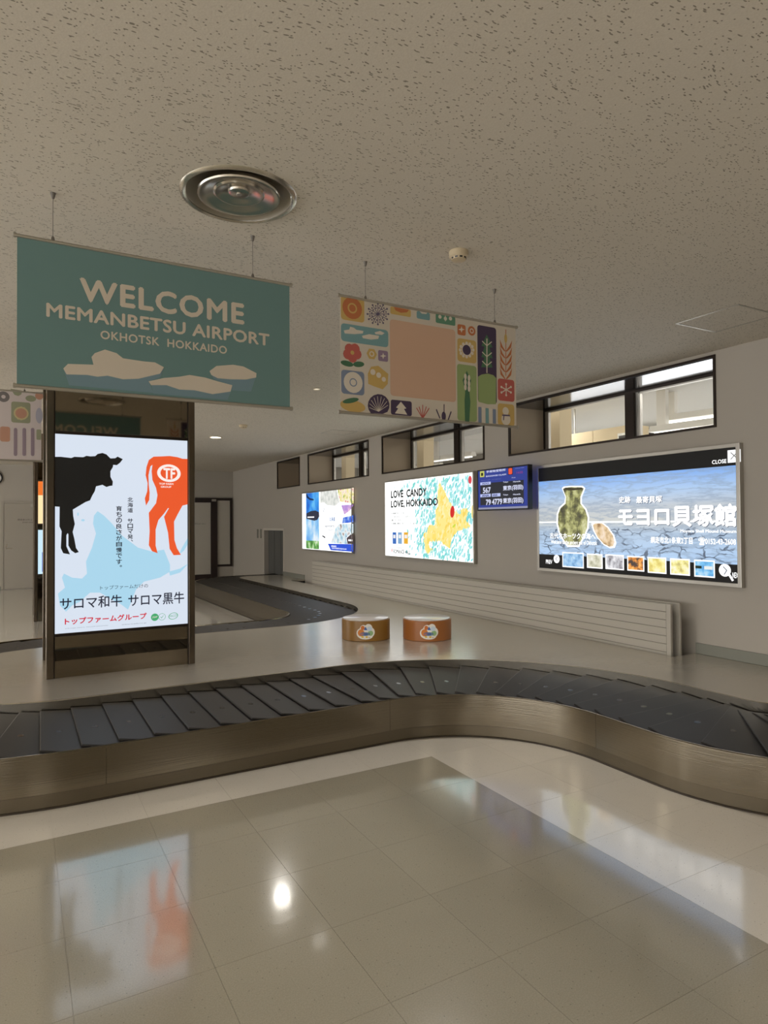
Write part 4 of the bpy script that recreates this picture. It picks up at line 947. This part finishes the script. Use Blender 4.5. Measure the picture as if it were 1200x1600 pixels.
def downlight(x, y, lab, r=.11, pw=1.0):
    t = empty('downlight', (x, y, HC)); tag(t, lab, 'light')
    MB().lathe([(r, 0), (r+.002, -.006), (r*.9, -.012), (r*.85, -.004), (r*.82, 0)], 32).build('trim_ring', mat('cream_trim', (214, 206, 186), .4), t)
    MB().lathe([(0, -.003), (r*.83, -.003)], 32).build('lens', mat('lit_lens', (255, 244, 222), .4, emit=9) if pw == 1 else mat('spot_lens', (255, 244, 222), .4, emit=1.6), t)
    l = bpy.data.lights.new('lamp', 'SPOT'); l.energy = DOWN_W*pw; l.spot_size = 2.3; l.spot_blend = .7; l.shadow_soft_size = .08; l.color = (1, .96, .91)
    o = bpy.data.objects.new('lamp', l); COL.objects.link(o); o.parent = t; o.location = (0, 0, -.03)
DL = 'recessed round downlight glowing '
downlight(2.968, 11.203, DL+'just right of the cattle poster column'); downlight(2.895, 6.668, 'tiny round spot lamp on the ceiling between the teal and patterned banners', .04, .02)
downlight(2.84, 7.69, DL+'behind the lower right corner of the teal banner'); downlight(2.84, 4.18, DL+'straight behind the patterned banner')
downlight(-3.2, 6.67, DL+'as added fill in the left bay outside the picture, nearer one'); downlight(-3.2, 11.2, DL+'as added fill in the left bay outside the picture, farther one'); downlight(-3.2, 14.7, DL+'as added fill in the left bay, nearest the far wall')  # unseen lamps added to brighten the left and far hall
downlight(2.84, -1.5, DL+'as added fill behind the viewer'); downlight(-1.2, 1.2, DL+'as added fill behind and left of the viewer')  # unseen lamps added as fill around the viewer
def hatch(x0, x1, y0, y1, lab):
    t = empty('ceiling_hatch', ((x0+x1)/2, (y0+y1)/2, HC)); tag(t, lab, 'ceiling hatch'); a, b = (x1-x0)/2, (y1-y0)/2; e = .012
    MB().box(-a, a, -b, -b+e, -.004, 0).box(-a, a, b-e, b, -.004, 0).box(-a, -a+e, -b+e, b-e, -.004, 0).box(a-e, a, -b+e, b-e, -.004, 0).build('frame', M_ALU, t)
    MB().box(-a+e+.004, a-e-.004, -b+e+.004, b-e-.004, -.003, 0).build('lid', M_CEIL, t)
    MB().box(-a+e, a-e, -b+e, b-e, -.0008, 0).build('shadow_gap', M_DARKGAP, t)
hatch(4.357, 4.84, 2.715, 3.213, 'square flush access hatch in the ceiling at the right near the museum screen')
hatch(4.39, 4.84, 9.49, 9.96, 'small square flush access hatch in the far ceiling before the second window')
# fill light panels added out of view to brighten the hall
for x, y in ((-5.5, -3.5), (-1.5, -3.5), (2.5, -3.5), (-6, 5), (-6, 11), (-2.6, 6), (-2.6, 10), (-2.6, 14)):
    t = empty('fill_panel_light', (x, y, HC)); tag(t, 'added flat fill light panel behind or left of the viewer, outside the picture', 'light', 'added fill light panels outside the picture')
    MB().box(-.62, .62, -.32, .32, -.02, 0).build('housing', M_ALU, t)
    MB().box(-.6, .6, -.3, .3, -.024, -.02).build('diffuser', mat('panel_glow', (255, 250, 240), emit=FILL_PANEL), t)

# ------------------------------------------------------------------ round pedestals on the platform
def pedestal(x, y, rz, lab, tone):
    t = empty('round_pedestal', (x, y, ZS)); tag(t, lab, 'pedestal')
    MB().lathe([(0, .205), (.22, .205), (.235, .205), (.25, .203), (.251, .19), (.251, .004), (.247, 0), (0, 0)], 56).build('drum', mat('pedestal_'+tone[0], tone[1], .35), t)
    MB().lathe([(0, .214), (.236, .214), (.240, .212), (.240, .2055)], 56).build('white_top', mat('white_gloss_top', (214, 208, 204), .15), t)
    # emblem wrapped on the drum, facing the hall
    def wrap(pts, m, k, nm):
        mb = MB(); R = .2515+.0006*k
        vs = [(R*math.sin(u/.25+rz), -R*math.cos(u/.25+rz), v) for u, v in pts]
        c_ = (sum(u for u, v in pts)/len(pts), sum(v for u, v in pts)/len(pts)); c3 = (R*math.sin(c_[0]/.25+rz), -R*math.cos(c_[0]/.25+rz), c_[1])
        n_ = len(vs); mb.add(vs+[c3], [(i, (i+1) % n_, n_) for i in range(n_)]); return mb, m, nm
    def blob(cx, cy, rx, ry, n_=16): return [(cx+rx*math.cos(2*PI*i/n_), cy+ry*math.sin(2*PI*i/n_)) for i in range(n_)]
    parts = [(blob(-.045, .085, .048, .05), (236, 232, 222), 1), (blob(.045, .095, .05, .052), (236, 232, 222), 1), (blob(-.02, .125, .038, .045), (236, 232, 222), 1), (blob(.03, .135, .04, .045), (236, 232, 222), 1), (blob(.0, .055, .075, .032), (236, 232, 222), 1),
             (blob(-.045, .09, .034, .036), (214, 130, 60), 2), (blob(-.028, .14, .020, .022), (206, 116, 54), 2), (blob(.04, .13, .026, .024), (206, 220, 232), 2), (blob(.05, .085, .028, .026), (150, 186, 130), 2),
             ([(-.016, .118), (.018, .118), (0, .155)], (52, 96, 170), 3), (blob(-.005, .078, .05, .018), (86, 110, 160), 3), (blob(-.03, .05, .012, .010), (226, 190, 70), 3), (blob(.012, .048, .012, .010), (226, 190, 70), 3)]
    for L, c, k in parts:
        mb, m, nm = wrap(L, ink(c), k, 'emblem'); 
        ems.setdefault((t.name, k), [t, MB(), []]); e = ems[(t.name, k)]
        if m not in e[2]: e[2].append(m)
        e[1].add(mb.v, mb.f, e[2].index(m))
ems = {}
pedestal(3.18, 6.07, -.0, 'low round ochre brown pedestal with white top and cloud emblem, nearer the column', ('ochre', (140, 100, 40)))
pedestal(3.725, 5.735, -.0, 'low round orange-brown pedestal with white top and cloud emblem, nearer the wall', ('rust', (160, 98, 46)))
for (tn, k), (t, mb, ms) in ems.items():
    me = bpy.data.meshes.new('emblem'); me.from_pydata(mb.v, [], mb.f)
    for m in ms: me.materials.append(m)
    me.polygons.foreach_set('material_index', mb.mi); o = bpy.data.objects.new('emblem', me); COL.objects.link(o); o.parent = t
    o.rotation_euler.z = -.50
